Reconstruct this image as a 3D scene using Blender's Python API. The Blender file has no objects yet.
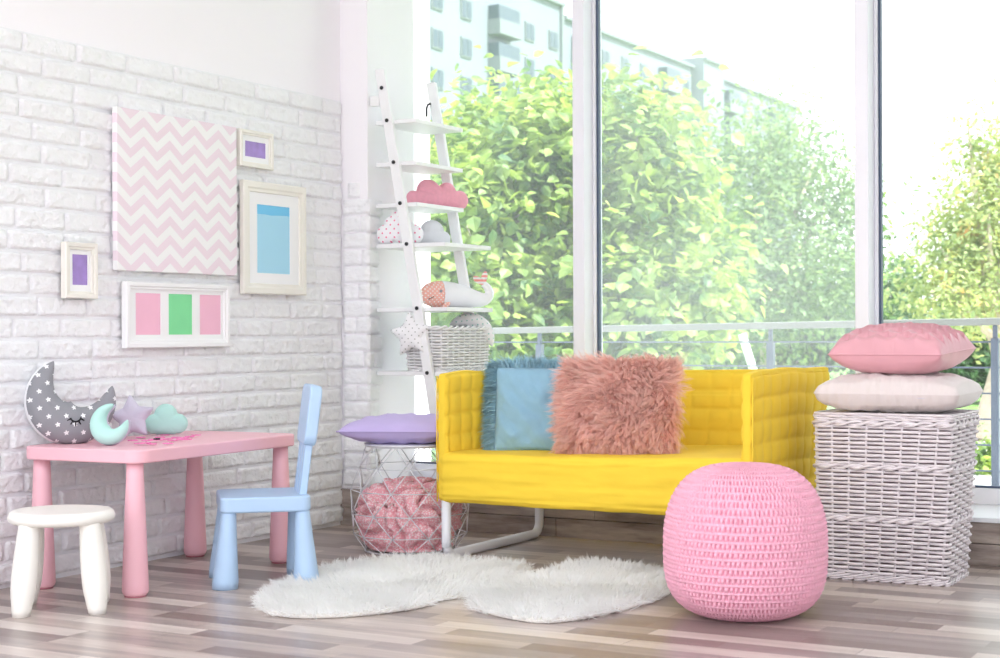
import bpy, math, random
from mathutils import Vector, Matrix, noise
random.seed(7)
PI = math.pi
col = bpy.context.scene.collection
# ---------------------------------------------------------------- camera model
FPX, ROLL, HZ, CAMH = 1565.0, 0.004, 4.0, 0.85
PSI = math.radians(29.2)
RT = Vector((math.cos(PSI), math.sin(PSI), 0)); FW = Vector((-math.sin(PSI), math.cos(PSI), 0)); UP = Vector((0, 0, 1))
CAM = Vector((0, 0, CAMH))
def ray(x, y):
    dx, dy = x-500.0, y-329.0; c, s = math.cos(ROLL), math.sin(ROLL)
    a = (dx*c-dy*s)/FPX; b = (dx*s+dy*c-HZ)/FPX
    return FW + RT*a - UP*b
def atZ(x, y, z=0.0):
    d = ray(x, y); return CAM + d*((z-CAMH)/d.z)
def atY(x, y, Y):
    d = ray(x, y); return CAM + d*(Y/d.y)
def atX(x, y, X):
    d = ray(x, y); return CAM + d*(X/d.x)
def atD(x, y, D):
    return CAM + ray(x, y)*D
# ---------------------------------------------------------------- mesh builder
class MB:
    def __init__(s): s.v = []; s.f = []
    def add(s, vs, fs, M=None):
        o = len(s.v)
        for p in vs:
            p = Vector(p); s.v.append((M @ p) if M is not None else p)
        s.f += [tuple(i+o for i in f) for f in fs]
        return s
    def box(s, x0, x1, y0, y1, z0, z1, M=None):
        vs = [(x, y, z) for x in (x0, x1) for y in (y0, y1) for z in (z0, z1)]
        return s.add(vs, [(0,1,3,2),(4,6,7,5),(0,4,5,1),(2,3,7,6),(0,2,6,4),(1,5,7,3)], M)
    def grid(s, fn, nu, nv, cu=False, cv=False, M=None):
        U = nu if cu else nu+1; V = nv if cv else nv+1
        vs = [fn(i/nu, j/nv) for i in range(U) for j in range(V)]
        fs = []
        for i in range(nu):
            for j in range(nv):
                a = i*V+j; b = ((i+1) % U)*V+j; c = ((i+1) % U)*V+(j+1) % V; d = i*V+(j+1) % V
                fs.append((a, b, c, d))
        return s.add(vs, fs, M)
    def tube(s, pts, r, n=8, closed=False, cap=True, M=None):
        pts = [Vector(p) for p in pts]; N = len(pts); vs = []; prev = None
        for i, p in enumerate(pts):
            if closed: t = pts[(i+1) % N]-pts[i-1]
            else: t = pts[min(i+1, N-1)]-pts[max(i-1, 0)]
            t.normalize()
            if prev is None:
                a = Vector((0,0,1)) if abs(t.z) < .9 else Vector((1,0,0))
                u = t.cross(a).normalized()
            else:
                u = (prev - t*prev.dot(t)).normalized()
            prev = u; w = t.cross(u); rr = r(i/(max(N-1,1))) if callable(r) else r
            for k in range(n):
                an = 2*PI*k/n; vs.append(p + (u*math.cos(an)+w*math.sin(an))*rr)
        fs = []
        for i in range(N if closed else N-1):
            for k in range(n):
                a = i*n+k; b = i*n+(k+1) % n; j = (i+1) % N
                fs.append((a, b, j*n+(k+1) % n, j*n+k))
        if cap and not closed:
            fs.append(tuple(range(n))[::-1]); fs.append(tuple((N-1)*n+k for k in range(n)))
        return s.add(vs, fs, M)
    def lathe(s, prof, n=32, M=None, sx=1, sy=1):
        vs = []
        for r, z in prof:
            for k in range(n):
                a = 2*PI*k/n; vs.append((r*math.cos(a)*sx, r*math.sin(a)*sy, z))
        fs = []
        for i in range(len(prof)-1):
            for k in range(n):
                fs.append((i*n+k, i*n+(k+1) % n, (i+1)*n+(k+1) % n, (i+1)*n+k))
        fs.append(tuple(range(n))[::-1]); fs.append(tuple((len(prof)-1)*n+k for k in range(n)))
        return s.add(vs, fs, M)
    def prism(s, poly, z0, z1, M=None):
        n = len(poly)
        vs = [(x, y, z0) for x, y in poly]+[(x, y, z1) for x, y in poly]
        fs = [tuple(range(n))[::-1], tuple(range(n, 2*n))]+[(i, (i+1) % n, n+(i+1) % n, n+i) for i in range(n)]
        return s.add(vs, fs, M)
    def rbox(s, x0, x1, y0, y1, z0, z1, r=.03, cell=.02, disp=None, M=None):
        lo = Vector((x0, y0, z0)); hi = Vector((x1, y1, z1)); key = {}; vs = []; fs = []
        def pt(p):
            k = (round(p[0], 5), round(p[1], 5), round(p[2], 5))
            if k in key: return key[k]
            q = Vector([min(max(p[i], lo[i]+r), hi[i]-r) for i in range(3)])
            n = Vector(p)-q
            n = n.normalized() if n.length > 1e-9 else Vector((0,0,1))
            P = q+n*r
            if disp: P = P + n*disp(P, n)
            key[k] = len(vs); vs.append(P); return key[k]
        cnt = [max(2, int(round((hi[i]-lo[i])/cell))) for i in range(3)]
        def lin(i):
            L = [lo[i]+(hi[i]-lo[i])*k/cnt[i] for k in range(cnt[i]+1)]
            L += [lo[i]+r*t for t in (.5, 1)]+[hi[i]-r*t for t in (.5, 1)]
            L = sorted(set(round(t, 6) for t in L)); return L
        for ax in range(3):
            u, v = (ax+1) % 3, (ax+2) % 3; LU, LV = lin(u), lin(v)
            for side in (0, 1):
                for i in range(len(LU)-1):
                    for j in range(len(LV)-1):
                        q = []
                        for (a, b) in ((i, j), (i+1, j), (i+1, j+1), (i, j+1)):
                            p = [0, 0, 0]; p[ax] = (lo, hi)[side][ax]; p[u] = LU[a]; p[v] = LV[b]; q.append(pt(p))
                        if not side: q = q[::-1]
                        if len(set(q)) == 4: fs.append(tuple(q))
        return s.add(vs, fs, M)
    def build(s, name, mat=None, parent=None, smooth=True, bev=0, mats=None, fm=None, loc=None):
        me = bpy.data.meshes.new(name); me.from_pydata([tuple(p) for p in s.v], [], s.f)
        if mats:
            for m in mats: me.materials.append(m)
            if fm: me.polygons.foreach_set('material_index', fm)
        elif mat: me.materials.append(mat)
        me.polygons.foreach_set('use_smooth', [smooth]*len(me.polygons))
        me.update()
        o = bpy.data.objects.new(name, me); col.objects.link(o)
        if parent: o.parent = parent
        if loc: o.location = loc
        if bev:
            b = o.modifiers.new('Bevel', 'BEVEL'); b.width = bev; b.segments = 3; b.limit_method = 'ANGLE'; b.angle_limit = math.radians(40)
            b.harden_normals = False
            if smooth:
                w = o.modifiers.new('WN', 'WEIGHTED_NORMAL'); w.keep_sharp = False
        return o
def T(x=0, y=0, z=0): return Matrix.Translation((x, y, z))
def RZ(a): return Matrix.Rotation(a, 4, 'Z')
def RX(a): return Matrix.Rotation(a, 4, 'X')
def RY(a): return Matrix.Rotation(a, 4, 'Y')
def frame(o, ex, ey, ez):
    M = Matrix.Identity(4)
    for i in range(3): M[i][0] = ex[i]; M[i][1] = ey[i]; M[i][2] = ez[i]; M[i][3] = o[i]
    return M
def thing(name, label, cat, loc=(0,0,0), rotz=0, group=None):
    o = bpy.data.objects.new(name, None); col.objects.link(o); o.location = loc; o.rotation_euler = (0,0,rotz)
    o.empty_display_size = .05; return tag(o, label, cat, group)
def tag(o, label, cat, group=None, kind=None):
    o['label'] = label; o['category'] = cat
    if group: o['group'] = group
    if kind: o['kind'] = kind
    return o
def struct(o): o['kind'] = 'structure'; return o
def fbm(p, s=1.0, o=3): return noise.fractal(Vector(p)*s, 1.0, 2.0, o)
# ---------------------------------------------------------------- materials
def newmat(name):
    m = bpy.data.materials.new(name); m.use_nodes = True; nt = m.node_tree
    b = nt.nodes['Principled BSDF']; return m, nt, b
def N(nt, t, **kw):
    n = nt.nodes.new(t)
    for k, v in kw.items():
        if k in n.inputs: n.inputs[k].default_value = v
        else: setattr(n, k, v)
    return n
def C(c): return (c[0], c[1], c[2], 1.0)
def srgb(r, g, b):
    f = lambda u: (u/255/12.92) if u/255 <= .04045 else ((u/255+.055)/1.055)**2.4
    return (f(r), f(g), f(b))
def mat(name, c, rough=.6, var=0.06, vs=8.0, bump=0.0, bs=80.0, metal=0, spec=.5, sheen=0, sub=0, bd=.004):
    m, nt, b = newmat(name); L = nt.links.new
    b.inputs['Roughness'].default_value = rough; b.inputs['Metallic'].default_value = metal
    b.inputs['Specular IOR Level'].default_value = spec
    if sheen: b.inputs['Sheen Weight'].default_value = sheen
    if sub:
        b.inputs['Subsurface Weight'].default_value = sub; b.inputs['Subsurface Radius'].default_value = (.02, .01, .01)
    tc = N(nt, 'ShaderNodeTexCoord')
    n = N(nt, 'ShaderNodeTexNoise', Scale=vs, Detail=4.0); L(tc.outputs['Object'], n.inputs['Vector'])
    r = N(nt, 'ShaderNodeMapRange'); L(n.outputs['Fac'], r.inputs['Value'])
    r.inputs['From Min'].default_value = .3; r.inputs['From Max'].default_value = .7
    r.inputs['To Min'].default_value = 1-var; r.inputs['To Max'].default_value = 1+var
    h = N(nt, 'ShaderNodeHueSaturation'); h.inputs['Color'].default_value = C(c); L(r.outputs[0], h.inputs['Value'])
    L(h.outputs[0], b.inputs['Base Color'])
    if bump:
        n2 = N(nt, 'ShaderNodeTexNoise', Scale=bs, Detail=6.0); L(tc.outputs['Object'], n2.inputs['Vector'])
        bp = N(nt, 'ShaderNodeBump', Strength=bump, Distance=bd); L(n2.outputs['Fac'], bp.inputs['Height'])
        L(bp.outputs[0], b.inputs['Normal'])
    return m
M = {}
WHITE = srgb(244, 243, 246)
M['paint'] = mat('wall paint white', srgb(250,247,252), .8, .01, 2, .25, 30, bd=.002)
M['ceil'] = mat('ceiling white', srgb(246,246,248), .9, .01, 2)
M['brick'] = mat('white painted brick', srgb(247,247,250), .6, .02, 14, .9, 34, bd=.014)
M['mortar'] = mat('white painted mortar', srgb(242,242,246), .8, .02, 10, .5, 60, bd=.004)
M['frame_white'] = mat('white window profile', srgb(238,238,246), .35, .01, 4)
M['gasket'] = mat('dark blue gasket', srgb(70,84,110), .5, .05, 6)
M['sill'] = mat('white sill board', srgb(236,237,242), .4, .02, 4)
M['white_wood'] = mat('white lacquered wood', srgb(246,246,248), .45, .01, 6)
M['bolt'] = mat('black bolt head', srgb(35,35,42), .4, .05, 20)
M['pink_plastic'] = mat('pink plastic', srgb(248,192,204), .42, .01, 5)
M['pink_foot'] = mat('darker pink foot', srgb(190,120,132), .5, .02, 5)
M['blue_plastic'] = mat('light blue plastic', srgb(182,210,240), .42, .01, 5)
M['cream_plastic'] = mat('cream white plastic', srgb(248,245,238), .42, .01, 5)
M['white_metal'] = mat('white powder coated steel', srgb(236,237,242), .35, .01, 9)
M['wire'] = mat('white wire', srgb(232,233,238), .35, .01, 9)
M['cream_frame'] = mat('cream picture frame', srgb(240,236,228), .4, .02, 8)
M['matboard'] = mat('white mat board', srgb(248,248,250), .8, .01, 8)
M['teal'] = mat('teal velvet cotton', srgb(142,184,208), .8, .04, 9, .8, 16, sheen=.2, bd=.01)
M['lavender'] = mat('lavender cotton', srgb(200,184,232), .85, .03, 9, .35, 12, bd=.008)
M['beige_plush'] = None
M['grey_plush'] = mat('pale grey plush', srgb(222,224,230), .9, .03, 20, .3, 120)
M['mint'] = mat('mint cotton', srgb(186,230,222), .85, .03, 12, .3, 40)
M['lilac'] = mat('pale lilac cotton', srgb(208,202,220), .85, .03, 12, .3, 40)
M['rose_knit'] = mat('rose knit cotton', srgb(244,172,190), .9, .05, 60, .5, 160, bd=.003)
M['grey_cotton'] = mat('mid grey cotton', srgb(158,158,164), .85, .03, 12, .2, 60)
M['eye'] = mat('black felt', srgb(28,28,34), .8)
M['purple_card'] = mat('purple card', srgb(164,136,206), .5, .16, 22)  # mottling in the colour stands in for reflections
M['trunk'] = mat('pale bark', srgb(206,190,174), .9, .15, 9, .8, 20, bd=.03)
M['rail'] = mat('grey painted railing', srgb(112,122,142), .5, .03, 8)
M['railtop'] = mat('beige grey handrail', srgb(160,161,158), .5, .03, 8)
M['concrete'] = mat('pale concrete', srgb(186,184,180), .9, .06, 3)
M['bwall'] = mat('grey panel block wall', srgb(134,143,152), .9, .04, .12)
M['bwall2'] = mat('pale cream balcony panel', srgb(132,140,144), .9, .04, .12)
M['bglass'] = mat('dim window glass', srgb(74,92,104), .3, .1, .3)

def floor_mat():
    m, nt, b = newmat('grey brown strip laminate'); L = nt.links.new
    tc = N(nt, 'ShaderNodeTexCoord')
    br = N(nt, 'ShaderNodeTexBrick', Scale=1.0); br.offset = .37; br.offset_frequency = 3; br.squash = 1.3; br.squash_frequency = 2
    br.inputs['Brick Width'].default_value = .46; br.inputs['Row Height'].default_value = .088
    br.inputs['Mortar Size'].default_value = .0012; br.inputs['Mortar Smooth'].default_value = .2
    br.inputs['Color1'].default_value = (0,0,0,1); br.inputs['Color2'].default_value = (1,1,1,1); br.inputs['Mortar'].default_value = (.25,.25,.25,1)
    L(tc.outputs['Object'], br.inputs['Vector'])
    mp = N(nt, 'ShaderNodeMapping'); mp.inputs['Scale'].default_value = (2.2, 26, 1); L(tc.outputs['Object'], mp.inputs['Vector'])
    n = N(nt, 'ShaderNodeTexNoise', Scale=1.0, Detail=8.0, Roughness=.65); L(mp.outputs[0], n.inputs['Vector'])
    mp2 = N(nt, 'ShaderNodeMapping'); mp2.inputs['Scale'].default_value = (1.6, 5, 1); L(tc.outputs['Object'], mp2.inputs['Vector'])
    n2 = N(nt, 'ShaderNodeTexNoise', Scale=1.0, Detail=3.0); L(mp2.outputs[0], n2.inputs['Vector'])
    ad = N(nt, 'ShaderNodeMath', operation='MULTIPLY_ADD'); L(n.outputs['Fac'], ad.inputs[0]); ad.inputs[1].default_value = .75
    ad2 = N(nt, 'ShaderNodeMath', operation='MULTIPLY_ADD'); L(n2.outputs['Fac'], ad2.inputs[0]); ad2.inputs[1].default_value = .5; ad2.inputs[2].default_value = -.62
    L(ad2.outputs[0], ad.inputs[2])
    m2 = N(nt, 'ShaderNodeMath', operation='MULTIPLY_ADD'); L(br.outputs['Color'], m2.inputs[0]); m2.inputs[1].default_value = .75; L(ad.outputs[0], m2.inputs[2])
    rp = N(nt, 'ShaderNodeValToRGB'); L(m2.outputs[0], rp.inputs['Fac']); e = rp.color_ramp.elements
    e[0].position = 0; e[0].color = C(srgb(138,120,114)); e[1].position = 1; e[1].color = C(srgb(236,228,222))
    for p, c in ((.25, srgb(160,146,143)), (.42, srgb(186,170,162)), (.6, srgb(206,192,184)), (.8, srgb(220,208,200))):
        k = e.new(p); k.color = C(c)
    L(rp.outputs['Color'], b.inputs['Base Color'])
    rr = N(nt, 'ShaderNodeMapRange'); L(n.outputs['Fac'], rr.inputs['Value']); rr.inputs['To Min'].default_value = .22; rr.inputs['To Max'].default_value = .42
    L(rr.outputs[0], b.inputs['Roughness']); b.inputs['Specular IOR Level'].default_value = .6
    bp = N(nt, 'ShaderNodeBump', Strength=.15, Distance=.001); L(m2.outputs[0], bp.inputs['Height']); L(bp.outputs[0], b.inputs['Normal'])
    return m
M['floor'] = floor_mat()
def plank_mat():
    m, nt, b = newmat('weathered grey brown plank'); L = nt.links.new
    tc = N(nt, 'ShaderNodeTexCoord')
    mp = N(nt, 'ShaderNodeMapping'); mp.inputs['Scale'].default_value = (3, 1, 22); L(tc.outputs['Object'], mp.inputs['Vector'])
    n = N(nt, 'ShaderNodeTexNoise', Scale=1.0, Detail=8.0, Roughness=.65); L(mp.outputs[0], n.inputs['Vector'])
    rp = N(nt, 'ShaderNodeValToRGB'); L(n.outputs['Fac'], rp.inputs['Fac']); e = rp.color_ramp.elements
    e[0].position = .3; e[0].color = C(srgb(112,98,94)); e[1].position = .72; e[1].color = C(srgb(196,182,172))
    L(rp.outputs['Color'], b.inputs['Base Color']); b.inputs['Roughness'].default_value = .7
    return m
M['plank'] = plank_mat()
def chevron_mat():
    m, nt, b = newmat('pink and white chevron print'); L = nt.links.new
    tc = N(nt, 'ShaderNodeTexCoord'); sx = N(nt, 'ShaderNodeSeparateXYZ'); L(tc.outputs['Object'], sx.inputs[0])
    # zigzag: z + A*tri(y)
    pp = N(nt, 'ShaderNodeMath', operation='PINGPONG'); L(sx.outputs['Y'], pp.inputs[0]); pp.inputs[1].default_value = CHV[0]
    ma = N(nt, 'ShaderNodeMath', operation='MULTIPLY_ADD'); L(pp.outputs[0], ma.inputs[0]); ma.inputs[1].default_value = CHV[1]; L(sx.outputs['Z'], ma.inputs[2])
    fr = N(nt, 'ShaderNodeMath', operation='DIVIDE'); L(ma.outputs[0], fr.inputs[0]); fr.inputs[1].default_value = CHV[2]
    f2 = N(nt, 'ShaderNodeMath', operation='FLOORED_MODULO'); L(fr.outputs[0], f2.inputs[0]); f2.inputs[1].default_value = 1.0
    gt = N(nt, 'ShaderNodeMath', operation='GREATER_THAN'); L(f2.outputs[0], gt.inputs[0]); gt.inputs[1].default_value = .5
    mx = N(nt, 'ShaderNodeMix'); mx.data_type = 'RGBA'; L(gt.outputs[0], mx.inputs['Factor'])
    mx.inputs['A'].default_value = C(srgb(246,245,246)); mx.inputs['B'].default_value = C(srgb(240,223,233))
    L(mx.outputs['Result'], b.inputs['Base Color']); b.inputs['Roughness'].default_value = .75
    return m
CHV = (.0715, .72, .0715)
M['chevron'] = chevron_mat()
def dots_mat(name, base, dot, scale, size, stars=False):
    """regular staggered dots on a fabric, in object space; projected on local XZ or XY"""
    m, nt, b = newmat(name); L = nt.links.new
    tc = N(nt, 'ShaderNodeTexCoord'); mp = N(nt, 'ShaderNodeMapping'); mp.inputs['Scale'].default_value = (scale, scale, scale)
    mp.inputs['Rotation'].default_value = (0, 0, math.radians(45)); L(tc.outputs['Object'], mp.inputs['Vector'])
    sp = N(nt, 'ShaderNodeSeparateXYZ'); L(mp.outputs[0], sp.inputs[0])
    outs = []
    for ax in ('X', 'Y'):
        f = N(nt, 'ShaderNodeMath', operation='FLOORED_MODULO'); L(sp.outputs[ax], f.inputs[0]); f.inputs[1].default_value = 1.0
        g = N(nt, 'ShaderNodeMath', operation='SUBTRACT'); L(f.outputs[0], g.inputs[0]); g.inputs[1].default_value = .5; outs.append(g)
    cb = N(nt, 'ShaderNodeCombineXYZ'); L(outs[0].outputs[0], cb.inputs[0]); L(outs[1].outputs[0], cb.inputs[1])
    ln = N(nt, 'ShaderNodeVectorMath', operation='LENGTH'); L(cb.outputs[0], ln.inputs[0]); val = ln.outputs['Value']
    if stars:
        at = N(nt, 'ShaderNodeMath', operation='ARCTAN2'); L(outs[1].outputs[0], at.inputs[0]); L(outs[0].outputs[0], at.inputs[1])
        m5 = N(nt, 'ShaderNodeMath', operation='MULTIPLY'); L(at.outputs[0], m5.inputs[0]); m5.inputs[1].default_value = 5
        cs = N(nt, 'ShaderNodeMath', operation='COSINE'); L(m5.outputs[0], cs.inputs[0])
        ml = N(nt, 'ShaderNodeMath', operation='MULTIPLY_ADD'); L(cs.outputs[0], ml.inputs[0]); ml.inputs[1].default_value = -.28; ml.inputs[2].default_value = 1
        mm = N(nt, 'ShaderNodeMath', operation='MULTIPLY'); L(val, mm.inputs[0]); L(ml.outputs[0], mm.inputs[1]); val = mm.outputs[0]
    lt = N(nt, 'ShaderNodeMath', operation='LESS_THAN'); L(val, lt.inputs[0]); lt.inputs[1].default_value = size
    mx = N(nt, 'ShaderNodeMix'); mx.data_type = 'RGBA'; L(lt.outputs[0], mx.inputs['Factor'])
    mx.inputs['A'].default_value = C(base); mx.inputs['B'].default_value = C(dot)
    L(mx.outputs['Result'], b.inputs['Base Color']); b.inputs['Roughness'].default_value = .85
    n2 = N(nt, 'ShaderNodeTexNoise', Scale=40.0, Detail=4.0); L(tc.outputs['Object'], n2.inputs['Vector'])
    bp = N(nt, 'ShaderNodeBump', Strength=.25, Distance=.004); L(n2.outputs['Fac'], bp.inputs['Height']); L(bp.outputs[0], b.inputs['Normal'])
    return m
M['star_grey'] = dots_mat('grey cotton with white stars', srgb(146,146,152), srgb(246,246,248), 1/.038, .16, True)
M['dot_pink'] = dots_mat('white cotton with pink dots', srgb(248,246,250), srgb(240,120,160), 1/.026, .15)
M['dot_grey'] = dots_mat('white cotton with grey dots', srgb(244,243,246), srgb(176,176,176), 1/.022, .13)
M['dot_mint'] = dots_mat('white cotton with mint dots', srgb(243,243,246), srgb(150,205,195), 1/.024, .14)
M['dot_coral'] = dots_mat('coral cotton with white dots', srgb(248,186,172), srgb(252,246,244), 1/.012, .22)
M['white_cotton'] = mat('white cotton', srgb(244,244,247), .85, .02, 12, .3, 40)

def yellow_mat():
    m = mat('yellow quilted cotton', srgb(250,212,62), .85, .03, 7, .3, 26, bd=.006); return m
M['yellow'] = yellow_mat()
M['pouf'] = mat('pink cotton cord', srgb(243,180,200), .85, .05, 40, .4, 220, bd=.002)
M['fur_white'] = mat('white sheepskin', srgb(254,254,253), .7, .03, 5, sheen=.2)
M['fur_base'] = mat('sheepskin hide', srgb(238,234,228), .9, .03, 5)
M['fur_salmon'] = mat('salmon long fur', srgb(255,222,213), .5, .06, 14)
M['fur_salmon_base'] = mat('salmon backing', srgb(252,200,188), .9, .05, 14)
M['fur_teal'] = mat('teal long fur', srgb(172,208,222), .6, .14, 14)
M['wicker'] = mat('pale lilac white wicker', srgb(232,224,227), .6, .06, 30, .3, 120)
M['wicker_in'] = mat('wicker shade core', srgb(120,104,106), .9, .05, 20)  # dark tone stands in for shade in the gaps of the weave
M['wicker_w'] = mat('white wicker', srgb(240,239,240), .55, .03, 30, .3, 120)
M['wicker_w_in'] = mat('white wicker lining', srgb(196,192,190), .9, .05, 20)
M['pink_card'] = mat('pink card', srgb(248,190,214), .6, .02, 10)
M['green_card'] = mat('green card', srgb(132,226,160), .6, .02, 10)
M['foam_pink'] = mat('hot pink foam', srgb(244,130,190), .6, .08, 30)
M['pencil'] = M['foam_pink']
def two_band(name, c1, c2, zc, axis='Z', wob=0.01):
    m, nt, b = newmat(name); L = nt.links.new
    tc = N(nt, 'ShaderNodeTexCoord'); sp = N(nt, 'ShaderNodeSeparateXYZ'); L(tc.outputs['Object'], sp.inputs[0])
    n = N(nt, 'ShaderNodeTexNoise', Scale=9.0); L(tc.outputs['Object'], n.inputs['Vector'])
    a = N(nt, 'ShaderNodeMath', operation='MULTIPLY_ADD'); L(n.outputs['Fac'], a.inputs[0]); a.inputs[1].default_value = wob; L(sp.outputs[axis], a.inputs[2])
    g = N(nt, 'ShaderNodeMath', operation='GREATER_THAN'); L(a.outputs[0], g.inputs[0]); g.inputs[1].default_value = zc
    mx = N(nt, 'ShaderNodeMix'); mx.data_type = 'RGBA'; L(g.outputs[0], mx.inputs['Factor'])
    mx.inputs['A'].default_value = C(c1); mx.inputs['B'].default_value = C(c2)
    L(mx.outputs['Result'], b.inputs['Base Color']); b.inputs['Roughness'].default_value = .6
    return m
def fabric_print():
    m, nt, b = newmat('rose printed cotton'); L = nt.links.new
    tc = N(nt, 'ShaderNodeTexCoord')
    v = N(nt, 'ShaderNodeTexVoronoi', Scale=130.0); L(tc.outputs['Object'], v.inputs['Vector'])
    rp = N(nt, 'ShaderNodeValToRGB'); L(v.outputs['Distance'], rp.inputs['Fac']); e = rp.color_ramp.elements
    e[0].position = .30; e[0].color = C(srgb(254,232,233)); e[1].position = .55; e[1].color = C(srgb(246,178,188))
    L(rp.outputs['Color'], b.inputs['Base Color']); b.inputs['Roughness'].default_value = .9
    n2 = N(nt, 'ShaderNodeTexNoise', Scale=25.0, Detail=4.0); L(tc.outputs['Object'], n2.inputs['Vector'])
    bp = N(nt, 'ShaderNodeBump', Strength=.4, Distance=.01); L(n2.outputs['Fac'], bp.inputs['Height']); L(bp.outputs[0], b.inputs['Normal'])
    return m
M['print'] = fabric_print()
def leaf_mat(name, c1, c2, c3=None, tr=.45, ns=1.2):
    m, nt, b = newmat(name); L = nt.links.new
    tc = N(nt, 'ShaderNodeTexCoord'); n = N(nt, 'ShaderNodeTexNoise', Scale=ns*3, Detail=5.0); L(tc.outputs['Object'], n.inputs['Vector'])
    rp = N(nt, 'ShaderNodeValToRGB'); L(n.outputs['Fac'], rp.inputs['Fac']); e = rp.color_ramp.elements
    e[0].position = .35; e[0].color = C(c1); e[1].position = .6; e[1].color = C(c2)
    if c3: k = e.new(.72); k.color = C(c3)
    b.inputs['Roughness'].default_value = .45; L(rp.outputs['Color'], b.inputs['Base Color'])
    t = N(nt, 'ShaderNodeBsdfTranslucent')
    br = N(nt, 'ShaderNodeMix'); br.data_type = 'RGBA'; br.blend_type = 'MULTIPLY'; br.inputs['Factor'].default_value = 1
    L(rp.outputs['Color'], br.inputs['A']); br.inputs['B'].default_value = (1.3, 1.22, .74, 1); L(br.outputs['Result'], t.inputs['Color'])
    mx = N(nt, 'ShaderNodeMixShader', Fac=tr); L(b.outputs[0], mx.inputs[1]); L(t.outputs[0], mx.inputs[2])
    L(mx.outputs[0], nt.nodes['Material Output'].inputs['Surface']); return m
M['leafA'] = leaf_mat('bright broad leaf', srgb(84,122,84), srgb(180,202,112), srgb(230,236,170))
M['leafB'] = leaf_mat('mid green leaf', srgb(84,120,84), srgb(146,174,118), srgb(186,204,140))
M['leafC'] = leaf_mat('autumn tinged leaf', srgb(140,164,116), srgb(190,200,142), srgb(240,190,140))
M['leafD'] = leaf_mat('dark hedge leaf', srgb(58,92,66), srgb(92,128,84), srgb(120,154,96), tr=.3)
M['grass'] = mat('lawn green', srgb(120,160,84), .9, .15, 3)
M['road'] = mat('pale road', srgb(214,212,208), .9, .04, 1)
def glass_mat(name, glare):  # translucent layer imitates window glare as a pale veil
    m = bpy.data.materials.new(name); m.use_nodes = True; nt = m.node_tree; nt.nodes.clear(); L = nt.links.new
    out = N(nt, 'ShaderNodeOutputMaterial'); tr = N(nt, 'ShaderNodeBsdfTransparent'); tr.inputs['Color'].default_value = (.97,.99,.99,1)
    gl = N(nt, 'ShaderNodeBsdfGlossy', Roughness=.02); fr = N(nt, 'ShaderNodeFresnel', IOR=1.3)
    mx = N(nt, 'ShaderNodeMixShader'); L(fr.outputs[0], mx.inputs[0]); L(tr.outputs[0], mx.inputs[1]); L(gl.outputs[0], mx.inputs[2])
    veil = N(nt, 'ShaderNodeBsdfTranslucent'); veil.inputs['Color'].default_value = (.93,.96,1,1)
    tc = N(nt, 'ShaderNodeTexCoord'); n = N(nt, 'ShaderNodeTexNoise', Scale=1.3, Detail=4.0); L(tc.outputs['Object'], n.inputs['Vector'])
    r = N(nt, 'ShaderNodeMapRange'); L(n.outputs['Fac'], r.inputs['Value']); r.inputs['From Min'].default_value=.3; r.inputs['From Max'].default_value=.7
    r.inputs['To Min'].default_value = glare*.7; r.inputs['To Max'].default_value = glare*1.3
    m2 = N(nt, 'ShaderNodeMixShader'); L(r.outputs[0], m2.inputs[0]); L(mx.outputs[0], m2.inputs[1]); L(veil.outputs[0], m2.inputs[2])
    L(m2.outputs[0], out.inputs['Surface']); return m
for k_, q_ in (('fur_salmon', .42), ('fur_white', .35), ('fur_teal', .3)):   # strands let light through
    nt_ = M[k_].node_tree; b_ = nt_.nodes['Principled BSDF']; t_ = N(nt_, 'ShaderNodeBsdfTranslucent')
    nt_.links.new(b_.inputs['Base Color'].links[0].from_socket, t_.inputs['Color'])
    x_ = N(nt_, 'ShaderNodeMixShader', Fac=q_); nt_.links.new(b_.outputs[0], x_.inputs[1]); nt_.links.new(t_.outputs[0], x_.inputs[2])
    nt_.links.new(x_.outputs[0], nt_.nodes['Material Output'].inputs['Surface'])
# ---------------------------------------------------------------- room shell
WX, WY = -4.003, 5.73          # left wall face, front face of the window plinth
GY = 6.26                     # glass plane
PY = 5.795                    # front of the window plinth
CEIL = 3.15; YB = -3.0; XR = 4.0
PX = -3.862                   # pillar side
struct(MB().box(-4.2, XR+.1, YB, PY+.03, -.08, 0).build('floor', M['floor'], smooth=False))
struct(MB().box(-4.3, XR+.1, 1.8, 6.5, CEIL, CEIL+.1).build('ceiling', M['ceil'], smooth=False))
struct(MB().box(-4.3, WX-.018, YB, 6.5, -.08, CEIL).build('wall_left', M['paint'], smooth=False))
struct(MB().box(XR, XR+.12, YB, 6.5, -.08, CEIL).build('wall_right', M['paint'], smooth=False))  # unseen wall, added to block the sun from the right
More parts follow.
